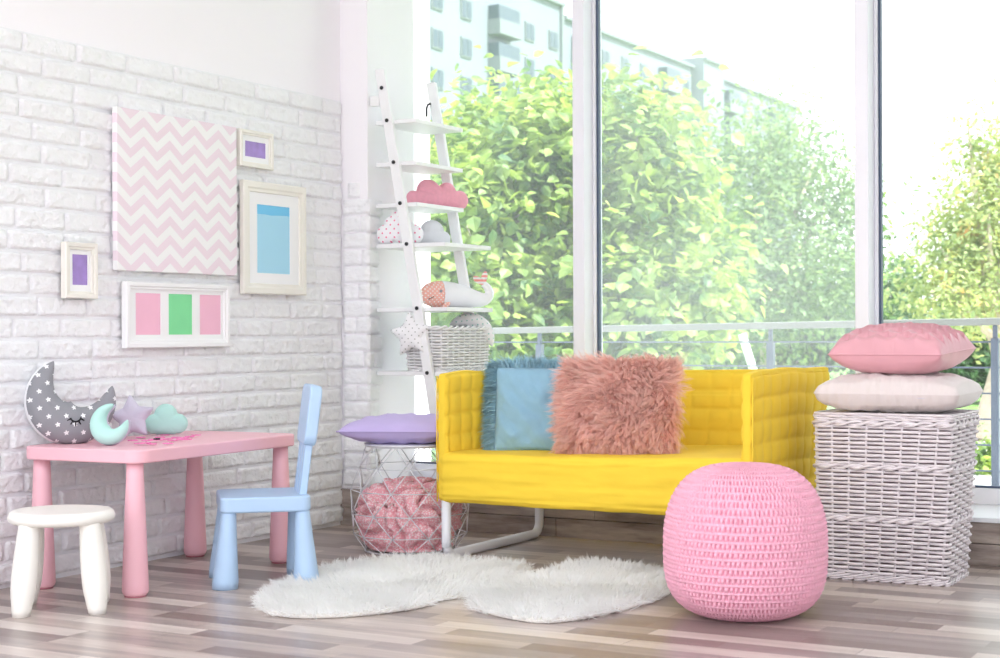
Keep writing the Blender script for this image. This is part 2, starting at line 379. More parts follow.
# pillar core in the corner, its side tapering back to the glass
PBX = atY(416.5, 300, GY+.03).x; print('PBX', PBX)
pc = MB().box(WX-.02, PX-.006, WY+.012, PY+.02, .158, .18).prism([(WX-.02, WY+.012), (PX-.012, WY+.012), (PBX, GY+.03), (WX-.02, GY+.03)], .175, CEIL)
struct(pc.build('wall_back', M['paint'], smooth=False, bev=.006))
def brick_wall(mb, org, eu, en, L0, z0, rows, bw=.245, bh=.075, jit=.004, clip=None, seed=1, th=.018):
    """bricks in the plane spanned by eu and Z; en = outward normal"""
    rnd = random.Random(seed)
    for r in range(rows):
        u = -rnd.uniform(0, .05)-(bw*.5 if r % 2 else 0)
        while u < L0:
            w = bw+rnd.uniform(-.022, .022); a = max(u, 0)+.002; b = min(u+w, L0)-.002
            if clip:
                b = min(b, clip(r)-.001)
            if b-a > .02:
                d = th*rnd.uniform(.7, 1.1); za = z0+r*bh+.0028+rnd.uniform(-.0012, .0012); zb = z0+(r+1)*bh-.0028+rnd.uniform(-.0012, .0012)
                nu = max(2, int((b-a)/.009)); nv = 9; sd = rnd.random()*50; tl = rnd.uniform(-.004, .004)
                def fn(s, t, a=a, b=b, za=za, zb=zb, d=d, sd=sd, tl=tl):
                    S = s*2-1; Tt = t*2-1; e = min(1, (1-abs(S))*(b-a)/2/.0035)*min(1, (1-abs(Tt))*(zb-za)/2/.0035)
                    wob = .003*noise.noise(Vector((a*8+s*3, sd, t*2)))
                    uu = a+(b-a)*s+wob*(abs(S) > .99); zz = za+(zb-za)*t+wob*1.0*(abs(Tt) > .99)
                    n1 = noise.noise(Vector((uu*9, zz*14, sd))); n2 = noise.noise(Vector((uu*30+zz*25, zz*60, sd)))
                    h = d*(0 if e == 0 else (.45+.55*e))+(.0050*n1+.0075*abs(n2)-.002+tl*S*.5)*(e > 0)
                    return org+eu*uu+UP*zz+en*h
                mb.grid(fn, nu, nv)
            u += w
bm_ = MB()
brick_wall(bm_, Vector((WX-.019, 1.2, 0)), Vector((0,1,0)), Vector((1,0,0)), WY+.01-1.2, .01, 25, seed=3)
bw_o = struct(bm_.build('wall_left_brick_face', M['brick']))
struct(MB().box(WX-.02, WX-.014, 1.2, WY+.01, 0, 1.884).build('trim_1', M['mortar'], smooth=False))
b2 = MB()
brick_wall(b2, Vector((WX-.004, WY+.012, 0)), Vector((1,0,0)), Vector((0,-1,0)), PX-WX+.004, .172, 17, seed=5, th=.014)
brick_wall(b2, Vector((WX+.02, WY+.012, 0)), Vector((1,0,0)), Vector((0,-1,0)), .07, .172+17*.075, 1, seed=9, th=.012)
rr_ = random.Random(4); ends = [rr_.uniform(.10, .15) for _ in range(20)]
brick_wall(b2, Vector((PX-.013, WY, 0)), Vector((-.08,1,0)).normalized(), Vector((1,.08,0)).normalized(), .17, .172, 17, seed=6, clip=lambda r: ends[r], th=.013)
struct(b2.build('wall_back_brick_face', M['brick']))
# plinth under the window: weathered planks with a white sill board on top
pl = MB()
for i, (za, zb) in enumerate(((.0, .078), (.081, .158))):
    x = WX
    while x < XR:
        w = random.uniform(.8, 1.5); x2 = min(x+w, XR); pl.box(x+.001, x2-.001, PY+random.uniform(0,.003), PY+.06, za, zb); x = x2
pl.box(WX-.018, PX-.004, WY-.004, WY+.05, 0, .079).box(WX-.018, PX-.004, WY-.002, WY+.05, .081, .16)
struct(pl.build('baseboard_back', M['plank'], smooth=False, bev=.002))
struct(MB().box(WX-.018, XR, PY-.012, 6.45, .158, .176).build('trim_2', M['sill'], smooth=False, bev=.003))
struct(MB().box(WX-.02, XR, PY+.06, 6.45, -.08, .158).build('trim_3', M['concrete'], smooth=False))
# mullions and windows
MY = 6.145
m1 = atY(572.6, 200, MY).x; m1b = atY(584, 200, MY).x; mw = m1b-m1
m2 = atY(854.6, 200, MY).x; sp = m2-m1
mull = [m1, m2]+[m2+sp*k for k in range(1, 6)]
ti = 4
for k, mx_ in enumerate(mull):
    if mx_+mw > XR: break
    struct(MB().box(mx_, mx_+mw, MY, GY+.04, .176, CEIL).build('trim_%d' % ti, M['frame_white'], smooth=False, bev=.004)); ti += 1
glassm = [glass_mat('glass with glare haze', .07), glass_mat('glass with heavier glare haze', .13), glass_mat('clean glass', .012)]  # glare haze is put into the pane material, strongest in the middle
lefts = [PBX-.01]+[m+mw for m in mull]
rights = mull+[XR]
for k in range(len(mull)+1):
    x0, x1 = lefts[k], min(rights[k], XR)
    if x1-x0 < .2 or x0 > XR: break
    w = thing('window_%d' % (k+1), 'x', 'window', (x0, GY, .176))
    for kk in ('label', 'category'): del w[kk]
    struct(w); W_ = x1-x0; H_ = CEIL-.176
    fb = MB().box(0, W_, -.03, .04, 0, .062); fb.box(0, W_, -.03, .04, H_-.06, H_)
    if k: fb.box(0, .014, -.03, .04, .062, H_-.06)
    fb.build('window_frame', M['frame_white'], w, smooth=False, bev=.003)
    gk = MB(); g0 = .014 if k else 0
    gk.box(g0, W_, -.012, .012, .062, .070); gk.box(g0, W_, -.012, .012, H_-.068, H_-.06)
    if k: gk.box(g0, g0+.009, -.016, .012, .07, H_-.068)
    gk.build('gasket', M['gasket'], w, smooth=False)
    MB().box(g0, W_, -.003, .003, .07, H_-.068).build('glass_pane', glassm[min(k, 2)], w, smooth=False)
# ---------------------------------------------------------------- pictures on the wall
def wall_rect(x0, y0, x1, y1, off):
    """pixel rectangle (left-top, right-bottom at mid height) on plane X = WX+off -> Y0,Y1,z0,z1"""
    X = WX+off; ym = (y0+y1)/2
    a = atX(x0, ym, X); b = atX(x1, ym, X)
    return a.y, b.y
def wall_z(x, y, off): return atX(x, y, WX+off).z
# chevron canvas
XO = .026
ya, yb = wall_rect(117, 107, 237, 275, XO)
zt = (wall_z(117, 108, XO)+wall_z(237, 126, XO))/2; zb_ = (wall_z(117, 271, XO)+wall_z(235, 275, XO))/2
t = tag(MB().box(-.024, 0, 0, yb-ya, 0, zt-zb_).build('canvas_print', M['chevron'], smooth=False, bev=.003, loc=(WX+XO, ya, zb_)),
        'large square canvas with pink and white chevron zigzags hung on white brick wall', 'canvas')
def pic_frame(name, label, x0, x1, yt0, yt1, yb0, yb1, bw, depth, inner, mat_f, face='cut', matw=None):
    XO = depth+.006
    a = atX(x0, (yt0+yb0)/2, WX+XO).y; b = atX(x1, (yt1+yb1)/2, WX+XO).y
    zt = (wall_z(x0, yt0, XO)+wall_z(x1, yt1, XO))/2; zb = (wall_z(x0, yb0, XO)+wall_z(x1, yb1, XO))/2
    W, H = b-a, zt-zb
    r = thing(name, label, 'picture frame', (WX+.006, a, zb))
    m = MB()
    # moulding: stepped profile swept round the opening
    def ring(d0, d1, xa, xb):
        o = [(d0, d0), (W-d0, d0), (W-d0, H-d0), (d0, H-d0)]; i = [(d1, d1), (W-d1, d1), (W-d1, H-d1), (d1, H-d1)]
        vs = [(xa, y, z) for y, z in o]+[(xb, y, z) for y, z in i]
        m.add(vs, [(k, (k+1) % 4, 4+(k+1) % 4, 4+k) for k in range(4)])
    ring(0, 0, 0, depth*.85); ring(0, bw*.12, depth*.85, depth); ring(bw*.12, bw*.55, depth, depth*.97); ring(bw*.55, bw*.7, depth*.97, depth*.8)
    ring(bw*.7, bw*.95, depth*.8, depth*.78); ring(bw*.95, bw, depth*.78, depth*.35)
    m.build('frame', mat_f, r, smooth=False)
    MB().box(0, depth*.30, .003, W-.003, .003, H-.003).build('back_board', M['cream_frame'], r, smooth=False)
    # mat with holes -> bars around the openings
    bx = depth*.30; ops = inner(W, H, bw); mm = MB(); ys = sorted(set([bw*.6, W-bw*.6]+[v for o in ops for v in o[:2]]))
    z0 = ops[0][2]; z1 = ops[0][3]
    mm.box(bx+.0005, bx+.004, bw*.6, W-bw*.6, bw*.6, z0); mm.box(bx+.0005, bx+.004, bw*.6, W-bw*.6, z1, H-bw*.6)
    cur = bw*.6
    for (ya, yb, _, _, _) in ops:
        mm.box(bx+.0005, bx+.004, cur, ya, z0, z1); cur = yb
    mm.box(bx+.0005, bx+.004, cur, W-bw*.6, z0, z1)
    mm.build('mat_board', M['matboard'], r, smooth=False)
    for (ya, yb, za, zb2, cm) in ops:
        MB().box(bx+.0003, bx+.0015, ya-.004, yb+.004, za-.004, zb2+.004).build('card', cm, r, smooth=False)
    return r, W, H
M['blue_card'] = two_band('two tone sky blue card', srgb(172,222,246), srgb(118,202,244), .335, 'Z', .012)
pic_frame('picture_frame', 'small cream landscape frame with a purple card, right of the chevron canvas', 240.5, 274, 128, 134, 166, 170, .022, .022,
          lambda W, H, b: [(b+.022, W-b-.018, b+.022, H-b-.022, M['purple_card'])], M['cream_frame'])
pic_frame('picture_frame', 'tall cream frame with wide white mat around a blue card', 244, 307, 180, 187, 293, 296, .045, .022,
          lambda W, H, b: [(W*.235, W*.755, H*.19, H*.80, M['blue_card'])], M['cream_frame'])
pic_frame('picture_frame', 'small cream portrait frame with a purple card and painted mottled reflections, leftmost on the wall', 66, 98.5, 240, 245, 298, 299, .026, .024,
          lambda W, H, b: [(b+.018, W-b-.014, b+.022, H-b-.016, M['purple_card'])], M['cream_frame'])
pic_frame('picture_frame', 'wide white frame with three openings, pink, green and pink cards', 127, 230.5, 280, 286, 349, 346, .028, .026,
          lambda W, H, b: [(W*.105, W*.335, H*.20, H*.83, M['pink_card']), (W*.41, W*.64, H*.20, H*.83, M['green_card']), (W*.715, W*.93, H*.20, H*.83, M['pink_card'])], M['white_wood'])
# ---------------------------------------------------------------- pink table
def rounded_rect(x0, x1, y0, y1, r, n=8):
    out = []
    for cx, cy, a0 in ((x1-r, y1-r, 0), (x0+r, y1-r, 90), (x0+r, y0+r, 180), (x1-r, y0+r, 270)):
        for k in range(n+1):
            a = math.radians(a0+90*k/n); out.append((cx+r*math.cos(a), cy+r*math.sin(a)))
    return out
TBL_A = atZ(135.5, 596.5); TBL_B = atZ(281, 562.5); TBL_D = atZ(188, 554)
yv = (TBL_B-TBL_A); TL = yv.length; yv.normalize(); TROT = math.atan2(-yv.x, yv.y)
xv = Vector((math.cos(TROT), math.sin(TROT), 0)); TWD = (TBL_B-TBL_D).dot(xv)
print('TABLE leg spacing', TL, 'x', TWD, 'rot', math.degrees(TROT), 'A', TBL_A)
TWD = .394
ctr = TBL_A+yv*TL/2-xv*TWD/2
TH = .478
tb = thing('kids_table', 'pale pink plastic rectangular children\'s table with tapered round legs', 'table', (ctr.x, ctr.y, 0), TROT)
hx, hy = TWD/2+.055, TL/2+.05
MB().prism(rounded_rect(-hx, hx, -hy, hy, .06), TH-.044, TH).build('tabletop', M['pink_plastic'], tb, bev=.006)
for sx in (-1, 1):
    for sy in (-1, 1):
        lg = MB().lathe([(.036, .006), (.040, .010), (.0435, .02), (.0425, .05), (.038, .16), (.0335, .28), (.029, .38), (.027, TH-.04)], 28, T(sx*TWD/2, sy*TL/2, 0)).build('leg', M['pink_plastic'], tb)
        MB().lathe([(.033, 0), (.035, .001), (.036, .008)], 28, T(sx*TWD/2, sy*TL/2, 0)).build('foot', M['pink_foot'], lg)
def on_table(px, py, z=TH): return atZ(px, py, z)
# ---------------------------------------------------------------- white stool
sc = atZ(62, 609); sc.z = 0
st = thing('stool', 'round cream white plastic children\'s stool with four bulging splayed legs', 'stool', (sc.x, sc.y, 0), math.radians(41))
MB().lathe([(.0, .270), (.12, .268), (.146, .270), (.158, .277), (.162, .288), (.157, .302), (.148, .308), (.138, .3085), (.12, .306), (.0, .3045)], 56).build('seat', M['cream_plastic'], st)
for sx in (-1, 1):
    for sy in (-1, 1):
        p0 = Vector((sx*.088, sy*.088, .285)); p1 = Vector((sx*.112, sy*.112, 0)); n = 14
        pts = [p0.lerp(p1, k/n) for k in range(n+1)]
        prof = [.030, .0315, .033, .0345, .036, .0372, .038, .0385, .0388, .0386, .038, .036, .0325, .0295, .026]
        lg = MB(); vs = []
        for k, p in enumerate(pts):
            for q in range(24):
                a = 2*PI*q/24; vs.append((p.x+prof[k]*math.cos(a), p.y+prof[k]*math.sin(a), p.z))
        fs = [(k*24+q, (k+1)*24+q, (k+1)*24+(q+1) % 24, k*24+(q+1) % 24) for k in range(n) for q in range(24)]
        fs += [tuple(range(24)), tuple(n*24+q for q in range(24))[::-1]]
        lg.add(vs, fs).build('leg', M['cream_plastic'], st)
# ---------------------------------------------------------------- blue chair (faces local -X)
ca = atZ(225, 588.5); cb = atZ(308, 583)
cd = (cb-ca); CL = cd.length; cang = math.atan2(cd.y, cd.x)
print('CHAIR', CL, math.degrees(cang))
cang = math.radians(42.0)
CL = .272
cnr = ca+Vector((math.cos(cang), math.sin(cang), 0))*CL/2+Vector((-math.sin(cang), math.cos(cang), 0))*.128
ch = thing('kids_chair', 'light blue plastic children\'s chair with slotted backrest, at the pink table', 'chair', (cnr.x, cnr.y, 0), cang)
SH = .305
MB().prism(rounded_rect(-.152, .150, -.160, .160, .028), SH-.052, SH).build('seat', M['blue_plastic'], ch, bev=.008)
for sx in (-1, 1):
    for sy in (-1, 1):
        mm = MB(); vs = []; n = 10
        for k in range(n+1):
            f = k/n; z = SH-.04-(SH-.04)*f; r = .024+.022*f**1.1
            if k == n: r = .043
            for q in range(24):
                a = 2*PI*q/24; vs.append((sx*(.122+.014*f)+r*math.cos(a), sy*(.128+.004*f)+r*math.sin(a), z if k < n else .0))
        fs = [(k*24+q, (k+1)*24+q, (k+1)*24+(q+1) % 24, k*24+(q+1) % 24) for k in range(n) for q in range(24)]
        fs += [tuple(range(24)), tuple(n*24+q for q in range(24))[::-1]]
        mm.add(vs, fs).build('leg', M['blue_plastic'], ch)
bk = RY(math.radians(7))
Mb = T(.128, 0, SH-.004) @ bk
MB().prism(rounded_rect(-.135, .135, 0, .205, .04, 8), -.021, .021, Mb @ T(0,0,.17) @ Matrix(((0,0,1,0),(1,0,0,0),(0,1,0,0),(0,0,0,1)))).build('backrest', M['blue_plastic'], ch, bev=.008)
for k in range(3):
    yk = (k-1)*.075
    MB().box(-.013, .013, yk-.026, yk+.026, 0, .20, Mb).build('slat', M['blue_plastic'], ch, bev=.005)
# ---------------------------------------------------------------- soft shapes
def radial_pillow(mb, R, thick, n=72, m=10, Mx=None, wr=.0):
    """R(theta)->radius; cushion lying in local XY with thickness along Z"""
    def P(th, s, side):
        r = R(th)*s; z = thick*(max(0, 1-s**2.6))**.5*side
        z += wr*noise.noise(Vector((r*math.cos(th)*14, r*math.sin(th)*14, side)))*(1-s**4)
        return (r*math.cos(th), r*math.sin(th), z)
    for side in (1, -1):
        mb.grid(lambda u, v: P(2*PI*u*side, 1-(1-v)**1.6 if v < 1 else 1, side), n, m, cu=True, M=Mx)
    return mb
def poly_R(pts):
    """radius function of a polygon given as polar star-shaped points"""
    P = [Vector((x, y)) for x, y in pts]
    def R(th):
        d = Vector((math.cos(th), math.sin(th))); best = 1e9
        for i in range(len(P)):
            a = P[i]; b = P[(i+1) % len(P)]; e = b-a; den = d.x*e.y-d.y*e.x
            if abs(den) < 1e-9: continue
            t = (a.x*e.y-a.y*e.x)/den; s = (a.x*d.y-a.y*d.x)/den
            if t > 0 and -1e-6 <= s <= 1+1e-6: best = min(best, t)
        return best if best < 1e8 else .01
    return R
def lobes_R(circles):
    """union of circles seen from the origin: farthest hit"""
    def R(th):
        d = Vector((math.cos(th), math.sin(th))); best = .005
        for (cx, cy, r) in circles:
            b = cx*d.x+cy*d.y; c = cx*cx+cy*cy-r*r; D = b*b-c
            if D >= 0: best = max(best, b+math.sqrt(D))
        return best
    return R
def flat_base(R, y0):
    def F(th):
        r = R(th); s = math.sin(th)
        if s < -1e-3 and -y0 > 0 and r*s < y0: return y0/s
        return r
    return F
def star_R(ro, ri, n=5, rot=PI/2):
    pts = []
    for k in range(2*n):
        a = rot+PI*k/n; r = ro if k % 2 == 0 else ri; pts.append((r*math.cos(a), r*math.sin(a)))
    base = poly_R(pts)
    return lambda th: min(base(th), ro*.97)
def crescent(mb, rad, wid, thick, a0, a1, n=48, m=20, Mx=None, p=.62):
    """fat crescent around the origin in local XY from angle a0 to a1 (deg)"""
    def fn(u, v):
        a = math.radians(a0+(a1-a0)*u); e = max(0, math.sin(PI*u))**p
        w = wid*e+.003; h = thick*e**.8+.003; c = rad-wid*(e-1)*.0
        ph = 2*PI*v; rr = rad-(wid-w)*.0+(w*math.cos(ph))-(wid-w)*(-.9)
        return (rr*math.cos(a), rr*math.sin(a), h*math.sin(ph))
    return mb.grid(fn, n, m, cv=True, M=Mx)
def stand(px, py, z, X=None, D=None):
    """base point standing at pixel (px,py) on height z"""
    return atZ(px, py, z)
def upright(yaw, tilt=0):
    """local X -> image right-ish, local Y -> up, local Z -> towards the camera; yaw in degrees about Z, tilt backwards"""
    ex = Vector((math.cos(math.radians(yaw)), math.sin(math.radians(yaw)), 0)); ez = Vector((ex.y, -ex.x, 0)); ey = Vector((0,0,1))
    t = math.radians(tilt); ey2 = ey*math.cos(t)-ez*math.sin(t); ez2 = ez*math.cos(t)+ey*math.sin(t)
    return frame((0,0,0), ex, ey2, ez2)
def soft(name, mbf, m, label, cat, loc, Rm, group=None):
    o = mbf.build(name, m); o.matrix_world = T(*loc) @ Rm
    return tag(o, label, cat, group)
PXM = lambda D: FPX/D
# grey star-printed moon on the table
D0 = 5.05
mo = MB(); crescent(mo, .078, .066, .050, 114, 378, 60, 24, p=.66)
moon = soft('moon_cushion', mo, M['star_grey'], 'large grey crescent moon cushion with white stars and a sleeping eye', 'cushion', (0,0,0), upright(29, 6))
c_ = atD(72, 400, 5.35)
moon.matrix_world = T(c_.x, c_.y, TH+.150) @ upright(54, 5) @ Matrix.Scale(1.06, 4)
lash = MB()
for k in range(5):
    a = math.radians(205+k*32)
    lash.tube([(.017*math.cos(a), .017*math.sin(a)-.0, .048), (.030*math.cos(a), .030*math.sin(a), .047)], .0024, 6)
lash.tube([(.017*math.cos(math.radians(195+k*14)), .017*math.sin(math.radians(195+k*14)), .0485) for k in range(12)], .0026, 6)
for i in range(len(lash.v)): lash.v[i] = lash.v[i]+Vector((.002, -.056, .004))
lash.build('eye_stitching', M['eye'], moon)
mp_ = MB(); crescent(mp_, .079, .066, .030, 114, 378, 60, 12, p=.66)
for i in range(len(mp_.v)): mp_.v[i] = Vector((mp_.v[i].x*1.015, mp_.v[i].y*1.015, mp_.v[i].z-.026))
mp_.build('white_backing', M['white_cotton'], moon)
# mint crescent
mo = MB(); crescent(mo, .042, .029, .030, 85, 372, 48, 20, p=.7)
o = soft('moon_cushion', mo, M['mint'], 'small mint crescent moon cushion leaning on the grey moon', 'cushion', (0,0,0), upright(0))
c_ = atD(110, 441, 5.24); o.matrix_world = T(c_.x, c_.y, TH+.073) @ upright(12, 12)
mo = MB(); crescent(mo, .042, .029, .016, 85, 372, 48, 12, p=.7)
for i in range(len(mo.v)): mo.v[i] = mo.v[i]+Vector((-.002, 0, -.018))
mo.build('lilac_backing', M['lilac'], o)
# lilac star
mo = MB(); radial_pillow(mo, star_R(.088, .049, rot=math.radians(98)), .030, 80, 10, wr=.004)
o = soft('star_cushion', mo, M['lilac'], 'small pale lilac star cushion between mint moon and mint cloud', 'cushion', (0,0,0), upright(0))
c_ = atD(132, 434.5, 5.60); o.matrix_world = T(c_.x, c_.y, TH+.073) @ upright(24, 12)
# mint cloud
cl = lobes_R([(-.028, .0, .026), (.0, .022, .03), (.03, 0, .026), (0, -.01, .03)])
mo = MB(); radial_pillow(mo, flat_base(cl, -.028), .026, 72, 10, wr=.003)
o = soft('cloud_cushion', mo, M['mint'], 'small mint cloud cushion at right end of the row on pink table', 'cushion', (0,0,0), upright(0))
c_ = atD(166, 433.5, 5.80); o.matrix_world = T(c_.x, c_.y, TH+.041) @ upright(40, 6) @ Matrix.Diagonal((1.42, 1.42, 1.2, 1))
# pink foam pieces
def flower(r=.019, n=5):
    return [((r*(.72+.28*math.cos(n*a)))*math.cos(a), (r*(.72+.28*math.cos(n*a)))*math.sin(a)) for a in [2*PI*k/30 for k in range(30)]]
rnd = random.Random(12); spots = [(133,440),(141,438),(147,442),(153,439),(152,444.5),(139,445),(160,437),(163,440),(157,441.5),(168,438.5),(172,441),(178,439.5),(184,437.5),(190,437),(196,436.5),(187,439),(168,444),(146,444.5),(176,437),(165,435.5),(181,441)]
f0 = None
for i, (px, py) in enumerate(spots):
    p = atZ(px, py, TH+.003)
    if f0 is None:
        o = MB().prism(flower(), 0, .003).build('foam_flower', M['foam_pink'], smooth=False, bev=.0006); f0 = o
    else:
        o = f0.copy(); col.objects.link(o)
    o.location = (p.x, p.y, TH+.0005+.0032*(i % 3)); o.rotation_euler = (0, 0, rnd.random()*6)
    tag(o, 'tiny flat pink foam flower lying on the pink table', 'craft foam', 'foam flowers scattered on the pink table')
p = atZ(157, 439.6, TH+.01)
o = MB().prism(flower(.012), 0, .004).build('foam_flower', M['eye'], smooth=False); o.location = (p.x, p.y, TH+.0105)
tag(o, 'single tiny black foam flower lying among the pink ones', 'craft foam')
# ---------------------------------------------------------------- fur helper
def fur(mb, samples, length, width, seg=4, bend=None, rnd=random, droop=.5, clump=1, spread=.010):
    """tapered strands; with clump > 1 each sample grows a lock whose strands meet towards the tip"""
    for (p, n, comb) in samples:
        l = length*rnd.uniform(.6, 1.25)
        d = (n+Vector((rnd.gauss(0,.35), rnd.gauss(0,.35), rnd.gauss(0,.35)))*.6).normalized()
        cm = (comb+Vector((rnd.gauss(0,.3), rnd.gauss(0,.3), rnd.gauss(0,.3)))).normalized()
        g = [p.copy()]
        for k in range(seg):
            f = (k+1)/seg; d2 = (d*(1-droop*f)+cm*droop*f*1.3).normalized(); g.append(g[-1]+d2*l/seg)
        for c in range(clump):
            w = width*rnd.uniform(.7, 1.3); side = d.cross(comb+Vector((rnd.gauss(0,.5), rnd.gauss(0,.5), rnd.gauss(0,.5))))
            if side.length < 1e-4: side = Vector((1,0,0))
            side.normalize()
            if clump > 1:
                off = Vector((rnd.gauss(0,1), rnd.gauss(0,1), rnd.gauss(0,1))); off = (off-n*off.dot(n))*spread; ls = rnd.uniform(.7, 1.0)
            else: off = Vector(); ls = 1
            vs = []
            for k in range(seg):
                ww = w*(1-.75*k/seg); q = p+(g[k]-p)*ls+off*(1-.8*k/seg); vs += [q+side*ww, q-side*ww]
            vs.append(p+(g[seg]-p)*ls+off*.2); fs = [(2*k, 2*k+1, 2*k+3, 2*k+2) for k in range(seg-1)]+[(2*seg-2, 2*seg-1, 2*seg)]
            mb.add(vs, fs)
def in_poly(x, y, P):
    c = False; j = len(P)-1
    for i in range(len(P)):
        if ((P[i][1] > y) != (P[j][1] > y)) and x < (P[j][0]-P[i][0])*(y-P[i][1])/(P[j][1]-P[i][1])+P[i][0]: c = not c
        j = i
    return c
def smooth_poly(P, it=2):
    for _ in range(it):
        Q = []
        for i in range(len(P)):
            a, b = P[i], P[(i+1) % len(P)]; Q += [(a[0]*.75+b[0]*.25, a[1]*.75+b[1]*.25), (a[0]*.25+b[0]*.75, a[1]*.25+b[1]*.75)]
        P = Q
    return P
def rug(px, label, seed, nh=6000):
    rnd = random.Random(seed)
    W = [atZ(x, y) for x, y in px]; c = sum(W, Vector())/len(W); P = smooth_poly([((w.x-c.x)*.97, (w.y-c.y)*.97) for w in W])
    r = thing('sheepskin_rug', label, 'rug', (c.x, c.y, 0))
    MB().prism(P, .001, .012).build('hide', M['fur_base'], r, smooth=False, bev=.004)
    xs = [p[0] for p in P]; ys = [p[1] for p in P]; s = []
    while len(s) < nh:
        x = rnd.uniform(min(xs), max(xs)); y = rnd.uniform(min(ys), max(ys))
        if in_poly(x, y, P):
            v = Vector((noise.noise(Vector((x*5, y*5, seed))), noise.noise(Vector((x*5, y*5, seed+9))), 0))
            comb = Vector((x, y, 0)).normalized()*.8+v*1.6; comb.z = .15
            s.append((Vector((x, y, .011)), UP, comb))
    # rim hairs pointing outwards
    for i in range(len(P)):
        a = Vector((P[i][0], P[i][1], .01)); b = Vector((P[(i+1) % len(P)][0], P[(i+1) % len(P)][1], .01)); e = b-a
        nn = Vector((e.y, -e.x, 0)).normalized()
        if nn.dot(a) < 0: nn = -nn
        for k in range(max(1, int(e.length*130))):
            s.append((a.lerp(b, rnd.random()), (nn*.8+UP*.5).normalized(), nn+Vector((0,0,-.15))))
    m = MB(); fur(m, s, .042, .0011, 3, rnd=rnd, droop=.55, clump=5, spread=.006)
    m.build('fur', M['fur_white'], r)
    return r
rug([(254,607),(264,594),(290,584),(330,570),(375,563),(430,561),(490,566),(540,570),(512,584),(486,594),(460,600),(440,602),(428,609),(370,617),(325,620),(285,620),(260,615)],
    'white sheepskin rug lying left, beside the blue chair', 3)
rug([(466,603),(478,592),(500,586),(540,580),(572,567),(600,566),(640,572),(668,576),(672,594),(650,605),(620,613),(580,622),(540,626),(502,620),(474,612)],
    'white sheepskin rug lying right, reaching behind the pink pouf', 5)
# ---------------------------------------------------------------- pouf
pf = atZ(745.5, 615.5); PR = .240; PH = .452
print('POUF', pf)
def pouf_mesh():
    rows, st_ = 20, 104; su, sv = 8, 8
    nu, nv = st_*su, rows*sv; mb = MB()
    # profile (superellipse-like barrel with sagging base) by arc length
    prof = []
    for k in range(401):
        a = -PI/2+PI*k/400; ca_, sa_ = math.cos(a), math.sin(a)
        e = .62; x = PR*abs(ca_)**e; z = PH/2*(1 if sa_ > 0 else -1)*abs(sa_)**(.86 if sa_ > 0 else .60)
        x *= 1-.02*sa_; prof.append(Vector((x, z+PH/2)))
    L = [0]
    for k in range(400): L.append(L[-1]+(prof[k+1]-prof[k]).length)
    def P(s):
        t = s*L[-1]; lo = 0; hi = 400
        while hi-lo > 1:
            m_ = (lo+hi)//2
            if L[m_] <= t: lo = m_
            else: hi = m_
        f = (t-L[lo])/max(1e-9, L[lo+1]-L[lo]); p = prof[lo].lerp(prof[lo+1], f); d = (prof[min(400, lo+2)]-prof[max(0, lo-1)]).normalized()
        return p, Vector((d.y, -d.x))
    tot = L[-1]; nrow = int(tot/.0245); nv = nrow*sv
    cache = [P(j/nv) for j in range(nv+1)]
    rndp = random.Random(2); jit = [[rndp.uniform(-1, 1) for _ in range(st_)] for _ in range(nrow+1)]
    def fn(u, v):
        j = round(v*nv); p, n = cache[j]; i = round(u*nu) % nu
        row = min(j//sv, nrow-1); rv = (j % sv)/sv; th = 2*PI*u
        cu_ = (u*st_+(row % 2)*.5+.12*jit[row][int(u*st_) % st_]) % 1
        cord = math.exp(-((rv-.12)/.12)**2)+math.exp(-((rv-1.12)/.12)**2)
        hole = math.exp(-((cu_ if cu_ < .5 else cu_-1)/.17)**2)
        body = math.exp(-abs((rv-.62)/.27)**3)
        gap = math.exp(-((rv-.30)/.06)**2)+math.exp(-((rv-.96)/.05)**2)
        h = .0055*cord*(.8+.2*math.cos(2*PI*cu_))+body*(.0055-.017*hole)-.0045*gap
        k = 1 if p.x > .05 else p.x/.05
        wob = 1+.012*noise.noise(Vector((math.cos(th)*1.5, math.sin(th)*1.5, p.y*4)))
        r = p.x*wob+n.x*h*k; z = p.y+n.y*h*k
        return (r*math.cos(th), r*math.sin(th), max(z, .001))
    mb.grid(fn, nu, nv, cu=True)
    return mb
o = pouf_mesh().build('pouf', M['pouf']); o.location = (pf.x, pf.y, .0); o.rotation_euler = (0,0,.3)
tag(o, 'round pink crocheted pouf on the floor in front of the yellow sofa', 'pouf')
# ---------------------------------------------------------------- sofa
SX0, SX1 = -3.065, -1.815; SY0 = 4.985; SY1 = 5.745
W = SX1-SX0; Dp = SY1-SY0
so = thing('sofa', 'small yellow quilted two-seat sofa on white metal sled legs', 'sofa', (SX0, SY0, 0))
def quilt(cw, ch, ou, ov, amp, axes):
    def f(P, n):
        if abs(n[3-axes[0]-axes[1]]) < .5: return 0
        u = (P[axes[0]]-ou)/cw; v = (P[axes[1]]-ov)/ch
        u += .05*noise.noise(P*6); v += .05*noise.noise(P*6+Vector((9,0,0)))
        su = abs(math.sin(PI*u))**.28; sv = abs(math.sin(PI*v))**.28
        wr = .0022*noise.noise(Vector((P.x*22, P.y*22, P.z*9)))
        return amp*(su*sv-1)+wr
    return f
ZT = .70; ZB = .222; AT = .052
def lean(mb, y0, k, zref=.40):
    for i, p in enumerate(mb.v):
        if p.z > zref: mb.v[i] = Vector((p.x, p.y+(p.z-zref)*k, p.z))
